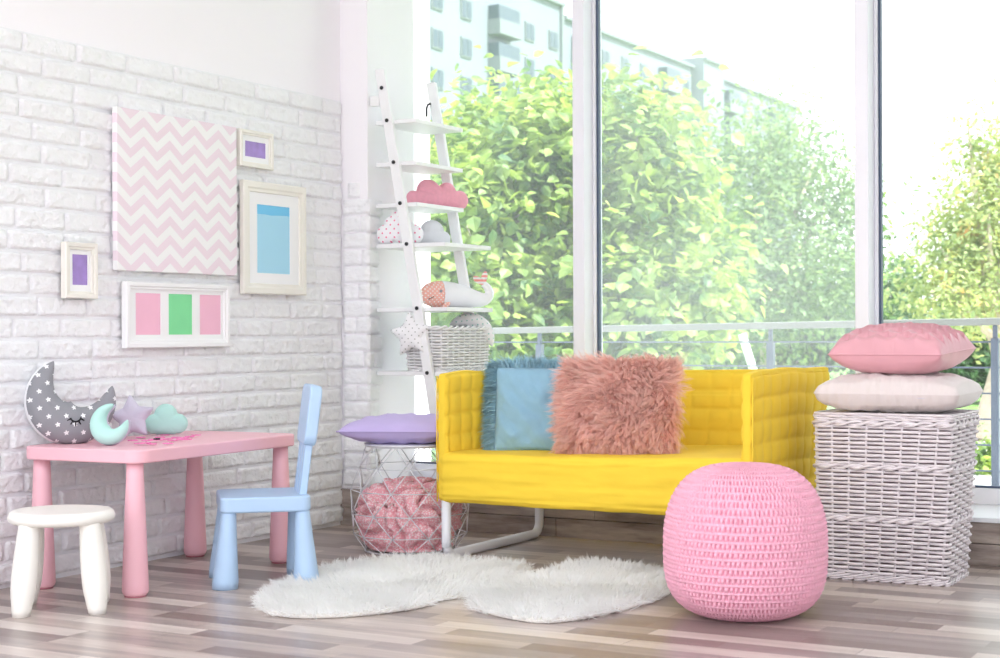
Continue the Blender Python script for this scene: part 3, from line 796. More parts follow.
def shape_arm(mb, inner_sign):
    for i, p in enumerate(mb.v):
        f = p.y/Dp
        x = p.x; y = p.y
        # back end leans outwards beyond the base at the top
        if p.z > .3: y += (p.z-.3)*.27*max(0, f-.25)/.75
        z = p.z+.006*math.sin(f*5)+(.012*max(0, (p.z-.4)/.3)*f)
        z -= .010*noise.noise(Vector((x*3, y*5, 0)))*(p.z > .6)
        mb.v[i] = Vector((x, y, z))
for sgn, x0 in ((0, 0), (1, W-AT)):
    a = MB().rbox(x0, x0+AT, 0, Dp, ZB, ZT+.012*sgn, .022, .0065, quilt(.082, .078, .035, ZB+.01, .015, (1, 2)))
    shape_arm(a, sgn)
    a.build('armrest', M['yellow'], so)
b = MB().rbox(AT*.6, W-AT*.6, Dp-.075, Dp-.005, ZB, ZT, .025, .0065, quilt(.082, .078, .06, ZB+.01, .015, (0, 2)))
for i, p in enumerate(b.v):
    y = p.y+(max(0, p.z-.3))*.22; z = p.z+.012*(p.x/W)*(p.z > .5)-.006*math.sin(PI*p.x/W)*(p.z > .6)
    b.v[i] = Vector((p.x, y, z))
b.build('backrest', M['yellow'], so)
def seatd(P, n):
    w = .004*noise.noise(Vector((P.x*3, P.y*6, P.z*40)))+.003*noise.noise(Vector((P.x*9, 0, P.z*90)))
    if abs(n.y) > .5: w -= .004*math.exp(-((P.z-.30-.004*math.sin(P.x*9))/.005)**2)
    e = -.004*math.exp(-((P.z-ZB-.022)/.004)**2) if abs(n.y) > .5 else 0
    return w+e
s_ = MB().rbox(.012, W-AT*.4, -.008, Dp-.05, ZB-.004, .405, .03, .009, seatd)
for i, p in enumerate(s_.v):
    f = p.x/W
    s_.v[i] = Vector((p.x, p.y, p.z+(.022*f)*(p.z > .36)-.006*math.sin(PI*f)*(p.z > .36)))
s_.build('seat', M['yellow'], so)
# piped edge at front of each arm
for x0 in (.003, W-.008):
    MB().tube([(x0+.004, .002, ZB), (x0+.004, .0, .45), (x0+.004, .004, ZT-.01)], .0025, 6).build('piping', M['yellow'], so)
def sled(x):
    r = .019; pts = []
    y0, y1 = .025, Dp+.010
    P = [(x, y0, ZB+.02), (x, y0, .09), (x, y0, .05)]
    for k in range(7):
        a = PI+PI/2*k/6; P.append((x, y0+.045+.045*math.cos(a), .019+.045+.045*math.sin(a)))
    for k in range(7):
        a = -PI/2+PI/2*k/6; P.append((x, y1-.05+.05*math.cos(a), .019+.05+.05*math.sin(a)))
    P += [(x, y1, .12), (x, y1, ZB+.02)]
    m = MB().tube(P, r, 14)
    for i, p in enumerate(m.v):
        m.v[i] = Vector((x+(p.x-x)*.95, p.y, p.z))
    return m
for x in (.032, W-.032):
    sled(x).build('sled_leg', M['white_metal'], so)
MB().box(.03, W-.03, .1, .13, ZB-.001, ZB+.03).box(.03, W-.03, Dp-.15, Dp-.12, ZB-.001, ZB+.03).build('seat_rail', M['white_metal'], so, smooth=False)
# ---------------------------------------------------------------- cushions
def cushion(w, h, t, n=40, wr=.004, pinch=.06, seed=1, seam=0, fn=None, ze=.42):
    mb = MB()
    def P(u, v, side):
        x, y = 2*u-1, 2*v-1
        kx = 1-pinch*(1-y*y)*abs(x)**2; ky = 1-pinch*(1-x*x)*abs(y)**2
        e = (1-abs(x)**2.6)*(1-abs(y)**2.6); z = t/2*max(0, e)**ze*side
        z += wr*noise.noise(Vector((x*3, y*3, seed)))*e**.5+wr*.5*noise.noise(Vector((x*8+y*5, y*3, seed+3)))*min(1, e*3)
        if fn: z += fn(x, y, side, e)
        return (x*w/2*kx, y*h/2*ky, z)
    mb.grid(lambda u, v: P(u, v, 1), n, n); mb.grid(lambda u, v: P(1-u, v, -1), n, n)
    return mb
def seam_line(w, h, pinch=.06, r=.003, n=24):
    pts = []
    for a, b in (((-1,-1),(1,-1)),((1,-1),(1,1)),((1,1),(-1,1)),((-1,1),(-1,-1))):
        for k in range(n):
            x = a[0]+(b[0]-a[0])*k/n; y = a[1]+(b[1]-a[1])*k/n
            pts.append((x*w/2*(1-pinch*(1-y*y)*abs(x)**2), y*h/2*(1-pinch*(1-x*x)*abs(y)**2), 0))
    return MB().tube(pts, r, 6, closed=True)
def put(name, label, Mx, group=None):
    o = thing(name, label, 'cushion', (0,0,0), 0, group); o.matrix_world = Mx; return o
# teal cushion with long fur back
SEATZ = .388
def leaning(x, y, w, h, tilt, yaw, roll=0):
    """centre of a cushion standing at (x,y) on the seat, leaning back"""
    Rm = RZ(math.radians(yaw)) @ RX(math.radians(90-tilt)) @ RZ(math.radians(roll))
    return T(x, y, SEATZ-.0+h/2*math.cos(math.radians(tilt))) @ Rm
te = put('cushion', 'smooth teal blue cushion with shaggy teal fur back, in the left sofa corner', leaning(-2.80, 5.30, .39, .345, 14, 20))
cushion(.33, .335, .11, 44, .011, .03, 4, fn=lambda x, y, s, e: (.005*math.sin((x*.6+y)*9+3*x)+.006*abs(noise.noise(Vector((x*1.2-y*2, (x+y)*4.5, 2)))))*(s > 0)*min(1, e*2)).build('cover', M['teal'], te)
rnd = random.Random(8); sm = []
for k in range(7500):
    x, y = rnd.uniform(-1, 1), rnd.uniform(-1, 1)
    edge = rnd.random() < .62
    if edge:
        q = rnd.random()
        if q < .6: x = -1+abs(rnd.gauss(0,.03))
        elif q < .8: y = 1-abs(rnd.gauss(0,.03))
        else: x = 1-abs(rnd.gauss(0,.03))
    e = max(0, (1-abs(x)**2.6)*(1-abs(y)**2.6)); z = -.05*e**.42+.004
    nn = Vector((x*abs(x)**3*1.4, y*abs(y)**3*1.4, -.12)).normalized()
    sm.append((Vector((x*.165*.98, y*.1675*.98, z)), nn, Vector((x*.4, -.9, -.1))))
m = MB(); fur(m, sm, .062, .0016, 4, rnd=rnd, droop=.40, clump=3, spread=.005); m.build('fur_back', M['fur_teal'], te)
# salmon fur cushion
sa = put('cushion', 'square salmon pink long-haired fur cushion in the middle of the sofa', leaning(-2.43, 5.245, .43, .36, 16, 14, 1))
cushion(.43, .37, .12, 30, .004, .03, 6).build('cover', M['fur_salmon_base'], sa)
rnd = random.Random(21); sm = []
for k in range(3400):
    x, y = rnd.uniform(-1, 1), rnd.uniform(-1, 1); s = 1 if rnd.random() < .85 else -1
    e = max(0, (1-abs(x)**2.6)*(1-abs(y)**2.6)); z = .06*e**.42*s
    nn = Vector((x*abs(x)**3*1.3, y*abs(y)**3*1.3, .8*s)).normalized()
    sw = noise.noise(Vector((x*1.6, y*1.6, 3.3)))*2.2; sw2 = noise.noise(Vector((x*1.6+9, y*1.6, 1)))*1.6
    sm.append((Vector((x*.215*.98, y*.185*.98, z)), nn, Vector((.35*x+sw, -.55+sw2+.4*y, .25*s))))
m = MB(); fur(m, sm, .066, .0010, 5, rnd=rnd, droop=.62, clump=12, spread=.009); m.build('fur', M['fur_salmon'], sa)
# ---------------------------------------------------------------- wicker
def wicker(x0, x1, y0, y1, z0, z1, rows, nst, rad, flare=(0, 0), corner=.03, amp=1.0, breaks=()):
    """woven rectangular wall: returns MB; flare = extra half size (x,y) at the top"""
    cx, cy = (x0+x1)/2, (y0+y1)/2
    def outline(f, k):      # k in 0..1 round perimeter, f height 0..1
        hx = (x1-x0)/2+flare[0]*f; hy = (y1-y0)/2+flare[1]*f
        per = [(2*hx), (2*hy), (2*hx), (2*hy)]; tot = sum(per); s = (k % 1)*tot
        c = corner
        for i, L in enumerate(per):
            if s <= L or i == 3: break
            s -= L
        P = {0: lambda s: Vector((-hx+s, -hy)), 1: lambda s: Vector((hx, -hy+s)), 2: lambda s: Vector((hx-s, hy)), 3: lambda s: Vector((-hx, hy-s))}[i](s)
        Nn = {0: Vector((0, -1)), 1: Vector((1, 0)), 2: Vector((0, 1)), 3: Vector((-1, 0))}[i]
        # round the corner
        dx = hx-abs(P.x); dy = hy-abs(P.y)
        if dx < c and dy < c:
            q = Vector(((hx-c)*(1 if P.x > 0 else -1), (hy-c)*(1 if P.y > 0 else -1))); d = (P-q)
            if d.length > 0: d.normalize(); P = q+d*c; Nn = d
        return Vector((cx+P.x, cy+P.y, 0)), Vector((Nn.x, Nn.y, 0))
    return outline
def wicker_wall(mb, ol, z0, z1, rows, nst, rad, amp=1.0, sub=6, bands=(), sides=5):
    for r in range(rows):
        f = (r+.5)/rows; z = z0+(z1-z0)*f; pts = []
        for k in range(nst*sub):
            p, n = ol(f, k/(nst*sub)); ph = PI*(k/sub)+PI*(r % 2)
            zz = z+.0012*noise.noise(Vector((p.x*9, p.y*9, r)))
            pts.append(p+n*(math.sin(ph)*rad*amp)+UP*zz)
        mb.tube(pts, rad*.92, sides, closed=True)
    for f in bands:
        for q in range(2):
            pts = []
            for k in range(nst*4):
                p, n = ol(f, k/(nst*4)); a = 2*PI*k/8+PI*q
                pts.append(p+n*(rad*.8+math.cos(a)*rad)+UP*(z0+(z1-z0)*f+math.sin(a)*rad*1.1))
            mb.tube(pts, rad*.9, sides, closed=True)
def stakes(mb, ol, z0, z1, nst, rad, off=.5):
    for k in range(nst):
        a, n = ol(0, (k+off)/nst); b, n2 = ol(1, (k+off)/nst)
        mb.tube([a+UP*z0, b+UP*z1], rad, 5)
def braid(mb, ol, f, z, rad, nst, out=0, tilt=1.5):
    """rope-like plaited border"""
    for k in range(nst):
        pts = []
        for q in range(5):
            t = q/4; p, n = ol(f, (k+t*2.2)/nst)
            pts.append(p+n*(out+rad*math.cos(PI*t))+UP*(z+rad*tilt*math.sin(PI*(t-.5))))
        mb.tube(pts, lambda t: rad*.75, 5)
# hamper
HX0, HX1, HY0 = -1.685, -1.245, 5.265; HD = .30; HZ_ = .545
ha = thing('laundry_hamper', 'tall whitewashed wicker laundry hamper with flat lid by the window', 'laundry hamper', (HX0, HY0, 0))
ol = wicker(0, HX1-HX0, 0.0, HD, 0, HZ_, 40, 34, .005, flare=(.014, .042), corner=.012)
# keep the front face upright: shift flare backwards
def olh(f, k):
    p, n = ol(f, k); return p+Vector((.004*f, .042*f, 0)), n
mb = MB(); wicker_wall(mb, olh, .022, HZ_, 38, 29, .0062, 1.15, 6, bands=(.36, .70, .985)); stakes(mb, olh, .01, HZ_, 28, .0042, 0)
mb.build('body', M['wicker'], ha)
mb = MB()
for q in range(1):
    braid(mb, olh, 0, .010, .0065, 34, .001, 1.3); braid(mb, olh, 0, .016, .0055, 34, .004, 1.3)
mb.build('plaited_base', M['wicker'], ha)
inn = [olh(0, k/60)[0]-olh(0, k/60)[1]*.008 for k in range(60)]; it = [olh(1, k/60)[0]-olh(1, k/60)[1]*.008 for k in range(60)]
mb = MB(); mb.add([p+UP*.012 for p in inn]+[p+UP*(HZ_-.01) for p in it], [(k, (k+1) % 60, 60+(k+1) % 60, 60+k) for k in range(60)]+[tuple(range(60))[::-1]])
mb.build('lining', M['wicker_in'], ha)  # sheet inside the weave, its dark colour supplies the gap shade
ld = MB()
def oll(f, k):
    p, n = olh(1, k); c = Vector(((HX1-HX0)/2+.004, (HD)/2+.042, 0)); return c+(p-c)*(1+f), n
for r in range(3):
    pts = []
    for k in range(34*6):
        p, n = oll(.012, k/(34*6)); pts.append(p+n*(math.sin(PI*k/6+PI*r)*.004)+UP*(HZ_+.006+r*.0085))
    ld.tube(pts, .0052, 5, closed=True)
hxw, hyw = (HX1-HX0)/2+.014, HD/2+.040
c0 = Vector(((HX1-HX0)/2+.004, HD/2+.042, HZ_+.018))
for r in range(34):
    y = -hyw+2*hyw*(r+.5)/34; pts = [c0+Vector((-hxw+2*hxw*k/60, y, .003*math.sin(PI*k/4+PI*r))) for k in range(61)]
    ld.tube(pts, .005, 5)
ld.build('lid', M['wicker'], ha)
HTOP = HZ_+.027
# cushions on hamper
def plush():
    m, nt, b = newmat('beige ribbed plush'); L = nt.links.new
    tc = N(nt, 'ShaderNodeTexCoord'); w = N(nt, 'ShaderNodeTexWave', Scale=9.0, Distortion=2.5); w.inputs['Detail'].default_value = 2; L(tc.outputs['Object'], w.inputs['Vector'])
    n = N(nt, 'ShaderNodeTexNoise', Scale=170.0, Detail=4.0); L(tc.outputs['Object'], n.inputs['Vector'])
    a = N(nt, 'ShaderNodeMath', operation='MULTIPLY_ADD'); L(n.outputs['Fac'], a.inputs[0]); a.inputs[1].default_value = .5; L(w.outputs['Fac'], a.inputs[2])
    bp = N(nt, 'ShaderNodeBump', Strength=.35, Distance=.006); L(a.outputs[0], bp.inputs['Height']); L(bp.outputs[0], b.inputs['Normal'])
    b.inputs['Base Color'].default_value = C(srgb(228,217,215)); b.inputs['Roughness'].default_value = .95; b.inputs['Sheen Weight'].default_value = .4
    return m
M['beige_plush'] = plush()
hc = Vector((HX0+(HX1-HX0)/2, HY0+HD/2+.035, 0))
lo = put('cushion', 'beige ribbed plush cushion lying on the hamper lid, under the pink one', T(hc.x+.018, hc.y-.005, HTOP+.066) @ RZ(math.radians(2)))
def lowf(x, y, s, e): return (.012*(1-e**.5) if s < 0 else 0)
cushion(.49, .44, .135, 50, .012, .02, 11, ze=.27).build('cover', M['beige_plush'], lo)
MB().box(-.012, .012, -.002, .002, -.008, .006, T(.12, -.212, -.004)).build('care_tag', M['lilac'], lo, smooth=False)
M['pink_satin'] = mat('dusty pink satin', srgb(226,166,177), .55, .04, 9, .3, 16, sheen=.2, bd=.008)
up = put('cushion', 'dusty pink cushion with stitched scallop top, topmost on the hamper', T(hc.x+.030, hc.y-.01, HTOP+.066+.143) @ RZ(math.radians(-5)) @ RX(math.radians(3)))
def scal(x, y, s, e):
    if s < 0: return 0
    rr = .20; best = 0
    j0 = int(math.floor(y/rr))
    h = 0
    for j in (j0+1, j0, j0-1):
        off = .5*(j % 2); i = round(x/(rr*1.8)-off); dx = x-(i+off)*rr*1.8; dy = y-j*rr
        d = math.hypot(dx, dy*.95)
        if d < rr*1.18:
            h = .020*(d/(rr*1.18))**1.2; break
    return h*min(1, e*7)
cushion(.395, .37, .160, 140, .005, .03, 15, fn=scal, ze=.38).build('cover', M['pink_satin'], up)
seam_line(.395, .37, .03, .003).build('piping', M['pink_satin'], up)
# ---------------------------------------------------------------- wire basket with lavender cushion
wb = atZ(410.5, 550); wb.z = 0; print('WIREBASKET', wb)
WBX = wb
wr_ = thing('wire_basket', 'round white geometric wire basket holding a rose blanket, beside the sofa', 'basket', (wb.x, wb.y, 0), .25)
lv = [(.178, .004), (.222, .068), (.236, .152), (.233, .24), (.208, .33), (.172, .412)]; NN = 10
def node(l, k):
    r, z = lv[l]; a = 2*PI*(k+.5*(l % 2))/NN; return Vector((r*math.cos(a), r*math.sin(a), z))
mb = MB()
for l in range(len(lv)):
    if l in (0, len(lv)-1):
        mb.tube([(lv[l][0]*math.cos(2*PI*k/48), lv[l][0]*math.sin(2*PI*k/48), lv[l][1]) for k in range(48)], .0032, 6, closed=True)
    else:
        for k in range(NN): mb.tube([node(l, k), node(l, (k+1) % NN)], .0020, 6)
    if l < len(lv)-1:
        for k in range(NN):
            a = node(l, k)
            if l % 2: b1, b2 = node(l+1, k), node(l+1, (k+1) % NN)
            else: b1, b2 = node(l+1, k), node(l+1, (k-1) % NN)
            mb.tube([a, b1], .0020, 6); mb.tube([a, b2], .0020, 6)
for k in range(5):
    a = PI*k/5; mb.tube([(lv[0][0]*math.cos(a), lv[0][0]*math.sin(a), .004), (-lv[0][0]*math.cos(a), -lv[0][0]*math.sin(a), .004)], .002, 6)
mb.build('wire_cage', M['wire'], wr_)
MB().lathe([(0, .414), (.177, .414), (.181, .416), (.181, .420), (.177, .422), (0, .422)], 56).build('lid', M['white_metal'], wr_)
# blanket
def blanket():
    mb = MB()
    prof = [(.0, .008), (.10, .008), (.165, .012), (.195, .05), (.208, .10), (.212, .16), (.205, .205), (.185, .24), (.14, .268), (.08, .285), (.0, .29)]
    def fn(u, v):
        t = v*(len(prof)-1); i = min(int(t), len(prof)-2); f = t-i; r = prof[i][0]*(1-f)+prof[i+1][0]*f; z = prof[i][1]*(1-f)+prof[i+1][1]*f
        th = 2*PI*u; q = Vector((math.cos(th)*r, math.sin(th)*r, z))
        w = Vector((noise.noise(q*7), noise.noise(q*7+Vector((5,5,5))), noise.noise(q*7+Vector((9,1,4)))))*.055
        qq = q+w; d = abs(noise.noise(qq*11+Vector((3,0,0)))); d2 = abs(noise.noise(qq*22+Vector((0,7,0))))
        h = -.052*(1-min(1, d*3.2))**2-.014*(1-min(1, d2*3))**2+.010*noise.noise(q*5)
        rr = max(0, r+h*min(1, r/.08)) if z > .02 else r
        dz = (h*.6 if z > .2 else 0)
        return (rr*math.cos(th), rr*math.sin(th), max(.007, z+dz))
    mb.grid(fn, 200, 90, cu=True); return mb
o = blanket().build('blanket', M['print']); o.location = (wb.x, wb.y, 0)
tag(o, 'crumpled rose pink printed blanket stuffed inside the wire basket', 'blanket')
lc = put('cushion', 'flat lavender cushion lying on top of the wire basket lid', T(wb.x-.02, wb.y-.0, .423+.052) @ RZ(math.radians(20)))
cushion(.45, .40, .112, 44, .006, .05, 31, fn=lambda x, y, s, e: .0025*math.sin(x*16+4*y)*min(1, 3*(1-abs(y)))*(e**.3)).build('cover', M['lavender'], lc)
seam_line(.45, .40, .05, .0035).build('piping', M['lavender'], lc)
# ---------------------------------------------------------------- ladder shelf
LY0, LY1 = 5.765, 6.215
pts = [(380, 72), (387, 119), (393, 160), (400, 203), (407, 245), (417, 309), (428, 373)]
ws = [atY(x, y, LY0) for x, y in pts]
n_ = len(ws); mz = sum(w.z for w in ws)/n_; mx_ = sum(w.x for w in ws)/n_
sl = sum((w.z-mz)*(w.x-mx_) for w in ws)/sum((w.z-mz)**2 for w in ws)
RX_ = lambda z: mx_+sl*(z-mz)
ztop = atY(380, 69, LY0).z
print('LADDER slope', sl, 'X at top', RX_(ztop), ztop, 'X at .176', RX_(.176))
la = thing('ladder_shelf', 'white leaning ladder shelf with six boards against the white pillar', 'ladder shelf', (RX_(.176), LY0, .176))
ox, oy, oz = RX_(.176), LY0, .176
def rail(y0, th, name='side_rail'):
    zt = ztop; vs = []
    for z in (.176, zt):
        x = RX_(z)
        for (dx, dy) in ((-.024, 0), (.024, 0), (.024, th), (-.024, th)): vs.append((x+dx-ox, y0+dy-oy, z-oz+(-.0 if dx < 0 else 0)))
    return MB().add(vs, [(0,3,2,1),(4,5,6,7),(0,1,5,4),(1,2,6,5),(2,3,7,6),(3,0,4,7)]).build(name, M['white_wood'], la, smooth=False, bev=.003)
rail(LY0, .022); rail(LY1-.022, .022)
shp = [(416, 118, None), (416, 160.5, None), (417, 202, None), (445, 242, None), (447, 307, None), (449, 372, None)]
shz = []; wallx = lambda y: PX-.012-.08*(y-WY)
for (px, py, _) in shp:
    q = atY(px, py, LY0+.024); shz.append((q.z, q.x))
for (z, xf) in shz:
    xb = PX+.0012
    m = MB(); th = .018
    m.box(xb-ox, xf-ox, LY0+.023-oy, LY1-.023-oy, z-th-oz, z-oz)
    m.box(xb-ox, xf-ox, LY1-.024-oy, LY1+.001-oy, z-th-oz, z-oz) if False else None
    m.build('shelf_board', M['white_wood'], la, smooth=False, bev=.002)
    print('SHELF z %.3f depth %.3f' % (z, xf-xb))
def bolt(x, y, z): 
    MB().lathe([(.0075, 0), (.0085, .002), (.0085, .006), (.006, .0075)], 14, T(x-ox, y-oy, z-oz) @ RX(PI/2)).build('bolt', M['bolt'], la)
for (z, xf) in shz: bolt(RX_(z-.004), LY0, z-.004)
zb0 = atY(381, 88, LY0).z; bolt(RX_(zb0), LY0, zb0)
hk = atY(431, 104, LY1-.022)
MB().tube([(hk.x-ox+.006, hk.y-oy-.012, hk.z-oz), (hk.x-ox-.006, hk.y-oy-.016, hk.z-oz-.004), (hk.x-ox-.014, hk.y-oy-.016, hk.z-oz-.02), (hk.x-ox-.014, hk.y-oy-.016, hk.z-oz-.06)], .0055, 8).build('hook', M['bolt'], la)
bz = atY(371.5, 101, 5.755)
MB().box(PX-.012-ox, PX+.035-ox, 5.76-oy, 5.79-oy, bz.z-.022-oz, bz.z+.022-oz).build('wall_bracket', M['white_wood'], la, smooth=False, bev=.003)
# things on the shelves: local X of shapes along the shelf length (Y), facing +X / camera
def shelf_item(px, D_or_x, z, mb, m, name, label, cat, yaw, tilt=4, scale=1.0, lift=0):
    d = ray(px, 300); P = CAM+d*(D_or_x/d.x)
    o = mb.build(name, m); o.matrix_world = T(P.x, P.y, z+lift) @ upright(yaw, tilt) @ Matrix.Scale(scale, 4)
    return tag(o, label, cat)
s3, s4, s5, s6 = shz[2], shz[3], shz[4], shz[5]
# pink cloud (shelf 3)
cl = lobes_R([(-.112, -.012, .036), (-.045, .022, .052), (.045, .022, .042), (.105, -.008, .040), (0, 0, .05), (-.06, -.02, .04), (.06, -.02, .04)])
mb = MB(); radial_pillow(mb, flat_base(cl, -.044), .036, 110, 10, wr=.004)
shelf_item(438, -3.745, s3[0], mb, M['rose_knit'], 'cloud_cushion', 'rose pink knitted cloud cushion on the third ladder shelf', 'cushion', 60, 4, 1.1, .049)
# white pink-dotted cloud (shelf 4)
cl = lobes_R([(-.062, -.022, .045), (0, .034, .052), (.062, -.022, .045), (0, -.02, .04), (-.04,.03,.03),(.03,.0,.04)])
mb = MB(); radial_pillow(mb, flat_base(cl, -.062), .034, 96, 10, wr=.003)
o = shelf_item(400, -3.74, s4[0], mb, M['dot_pink'], 'cloud_cushion', 'white cloud cushion with pink dots at near end of ladder shelf', 'cushion', 8, 3, 1.0, .064)
cc = atY(400, 232, LY0+.075); o.matrix_world = T(cc.x, cc.y, s4[0]+.066) @ upright(20, 3)
# pale grey bunny-like round cushion (shelf 4)
cl = lobes_R([(0, .01, .055), (.05, -.022, .036), (-.045, -.02, .036), (0, -.02, .04)])
mb = MB(); radial_pillow(mb, flat_base(cl, -.050), .036, 80, 10, wr=.004)
cc = atX(432, 232, -3.70)
o = mb.build('cloud_cushion', M['grey_plush']); o.matrix_world = T(cc.x, cc.y, s4[0]+.051) @ upright(45, 4)
tag(o, 'pale grey plush cloud cushion behind the pink-dotted cloud cushion', 'cushion')
# whale (shelf 5)
wh = thing('whale_toy', 'stuffed whale with coral dotted face, white body and curled striped tail', 'stuffed toy', (0,0,0))
wc = atX(455, 292, -3.66)
wh.matrix_world = T(wc.x, wc.y, s5[0]) @ upright(52, 0) @ Matrix.Scale(1.13, 4)
def whale(part):
    mb = MB()
    # centreline (x,y) and half height / half depth
    cl_ = [(-.145,.052,.004,.004),(-.140,.052,.026,.022),(-.125,.053,.040,.036),(-.10,.055,.050,.044),(-.06,.056,.054,.048),(0,.052,.050,.046),(.05,.045,.042,.038),(.09,.038,.034,.030),(.12,.036,.028,.024),(.142,.045,.022,.019),(.150,.064,.018,.016),(.142,.084,.016,.014),(.125,.100,.013,.012)]
    rng = (0, 4) if part == 'face' else (4, len(cl_)-1)
    seq = []
    for i in range(rng[0], rng[1]):
        for q in range(6):
            f = q/6; p0 = cl_[max(0, i-1)]; p1 = cl_[i]; p2 = cl_[i+1]; p3 = cl_[min(len(cl_)-1, i+2)]
            seq.append([.5*((2*p1[k])+(-p0[k]+p2[k])*f+(2*p0[k]-5*p1[k]+4*p2[k]-p3[k])*f*f+(-p0[k]+3*p1[k]-3*p2[k]+p3[k])*f**3) for k in range(4)])
    seq.append(list(cl_[rng[1]])); n = len(seq); vs = []
    for i, (x, y, h, d) in enumerate(seq):
        a = seq[max(0, i-1)]; b = seq[min(n-1, i+1)]; tx, ty = b[0]-a[0], b[1]-a[1]; l = math.hypot(tx, ty) or 1; nx, ny = -ty/l, tx/l
        for k in range(20):
            an = 2*PI*k/20; vs.append((x+nx*h*math.cos(an), max(.001, y+ny*h*math.cos(an)), d*math.sin(an)))
    fs = [(i*20+k, i*20+(k+1) % 20, (i+1)*20+(k+1) % 20, (i+1)*20+k) for i in range(n-1) for k in range(20)]
    fs += [tuple(range(20))[::-1], tuple((n-1)*20+k for k in range(20))]
    return mb.add(vs, fs)
whale('body').build('body', M['white_cotton'], wh)
whale('face').build('face', M['dot_coral'], wh)
def stripes():
    m, nt, b = newmat('white and coral striped cotton'); L = nt.links.new
    tc = N(nt, 'ShaderNodeTexCoord'); w = N(nt, 'ShaderNodeTexWave', Scale=18.0); w.bands_direction = 'Y'; L(tc.outputs['Object'], w.inputs['Vector'])
    rp = N(nt, 'ShaderNodeValToRGB'); L(w.outputs['Fac'], rp.inputs['Fac']); e = rp.color_ramp.elements
    e[0].position = .45; e[0].color = C(srgb(246,240,242)); e[1].position = .5; e[1].color = C(srgb(244,160,150))
    L(rp.outputs['Color'], b.inputs['Base Color']); b.inputs['Roughness'].default_value = .85; return m
M['stripe'] = stripes()
mb = MB()
for sg, rot in ((1, 150), (-1, 75)):
    Mx = T(.122, .103, 0) @ RZ(math.radians(rot)) @ T(.022, 0, 0)
    radial_pillow(mb, lambda th: 1/math.sqrt((math.cos(th)/.028)**2+(math.sin(th)/.013)**2), .010, 32, 5, Mx)
mb.build('tail_fluke', M['stripe'], wh)
MB().tube([(-.128, .035, .036), (-.118, .040, .040), (-.106, .046, .044)], .0013, 6).build('mouth', M['eye'], wh)
mb = MB(); mb.lathe([(.0, 0), (.006, 0), (.006, .002), (0, .003)], 14, T(-.078, .068, .0465)); mb.build('eye', M['grey_cotton'], wh)
mb = MB(); radial_pillow(mb, lambda th: 1/math.sqrt((math.cos(th)/.020)**2+(math.sin(th)/.010)**2), .006, 24, 4, T(-.055, .012, .045) @ RZ(.5)); mb.build('fin', M['dot_coral'], wh)
# wicker basket (shelf 6)
bx0 = atY(402, 370, LY0+.045); 
BX0 = -3.715; BX1 = -3.525; BY0 = LY0+.035; BY1 = LY1-.01
# basket seen: its near face is short, its long side runs along the shelf
wbk = thing('wicker_basket', 'white rectangular wicker basket on the lowest visible ladder shelf', 'basket', (BX0, BY0, s6[0]))
olb = wicker(0, BX1-BX0, 0, BY1-BY0, 0, .2, 20, 26, .004, flare=(.008, .008), corner=.03)
mb = MB(); wicker_wall(mb, olb, .012, .192, 14, 26, .0060, 1.0, 6, bands=(.99,)); stakes(mb, olb, .004, .195, 26, .0036, 0); braid(mb, olb, 0, .007, .005, 30, .001, 1.2)
mb.build('body', M['wicker_w'], wbk)
mb = MB(); A = [olb(0, k/40)[0]-olb(0, k/40)[1]*.007 for k in range(40)]; B = [olb(1, k/40)[0]-olb(1, k/40)[1]*.007 for k in range(40)]
mb.add([p+UP*.006 for p in A]+[p+UP*.19 for p in B], [(k, (k+1) % 40, 40+(k+1) % 40, 40+k) for k in range(40)]+[tuple(range(40))[::-1]])
mb.build('lining', M['wicker_w_in'], wbk)
# star cushion hanging over the near left corner
mb = MB(); radial_pillow(mb, star_R(.105, .056, rot=math.radians(100)), .026, 80, 10, wr=.003)
cc = atY(411, 335, BY0-.033)
o = mb.build('star_cushion', M['dot_grey']); o.matrix_world = T(cc.x, cc.y, cc.z) @ upright(6, 0) @ RZ(math.radians(-4))
tag(o, 'white star cushion with grey dots hanging out of the wicker basket', 'cushion')
# moon cushion over the far right corner
mb = MB(); crescent(mb, .082, .036, .030, 20, 185, 48, 18, p=.5)
cc = atX(466, 352, -3.60)
o = mb.build('moon_cushion', M['dot_mint']); o.matrix_world = T(cc.x+.02, cc.y, s6[0]+.142) @ upright(48, 0) @ RZ(math.radians(-38))
tag(o, 'white crescent moon cushion with mint dots lying over the basket rim', 'cushion')
# grey rounded toy peeking out behind the star
mb = MB(); mb.lathe([(.0, -.05), (.03, -.047), (.05, -.03), (.056, 0), (.05, .03), (.03, .047), (0, .05)], 28)
o = mb.build('round_cushion', M['grey_cotton']); cc = atY(411, 333, BY0+.09); o.location = (cc.x, cc.y, s6[0]+.165)
tag(o, 'round grey cushion peeking out of the basket behind the dotted star', 'cushion')
# ---------------------------------------------------------------- outside
OZ = -.35
struct(MB().box(-4.5, 5, 6.45, 8.2, -.2, .10).build('terrace', M['concrete'], smooth=False))
gp = MB().add([(-160, 8, OZ), (60, 8, OZ), (60, 260, OZ), (-160, 260, OZ)], [(0,1,2,3)])
struct(gp.build('lawn', M['grass'], smooth=False))
rd = [atZ(700, 432, OZ), atZ(1400, 432, OZ), atZ(1400, 484, OZ), atZ(700, 484, OZ)]
struct(MB().add([p+UP*.01 for p in rd], [(0,1,2,3)]).build('road', M['road'], smooth=False))
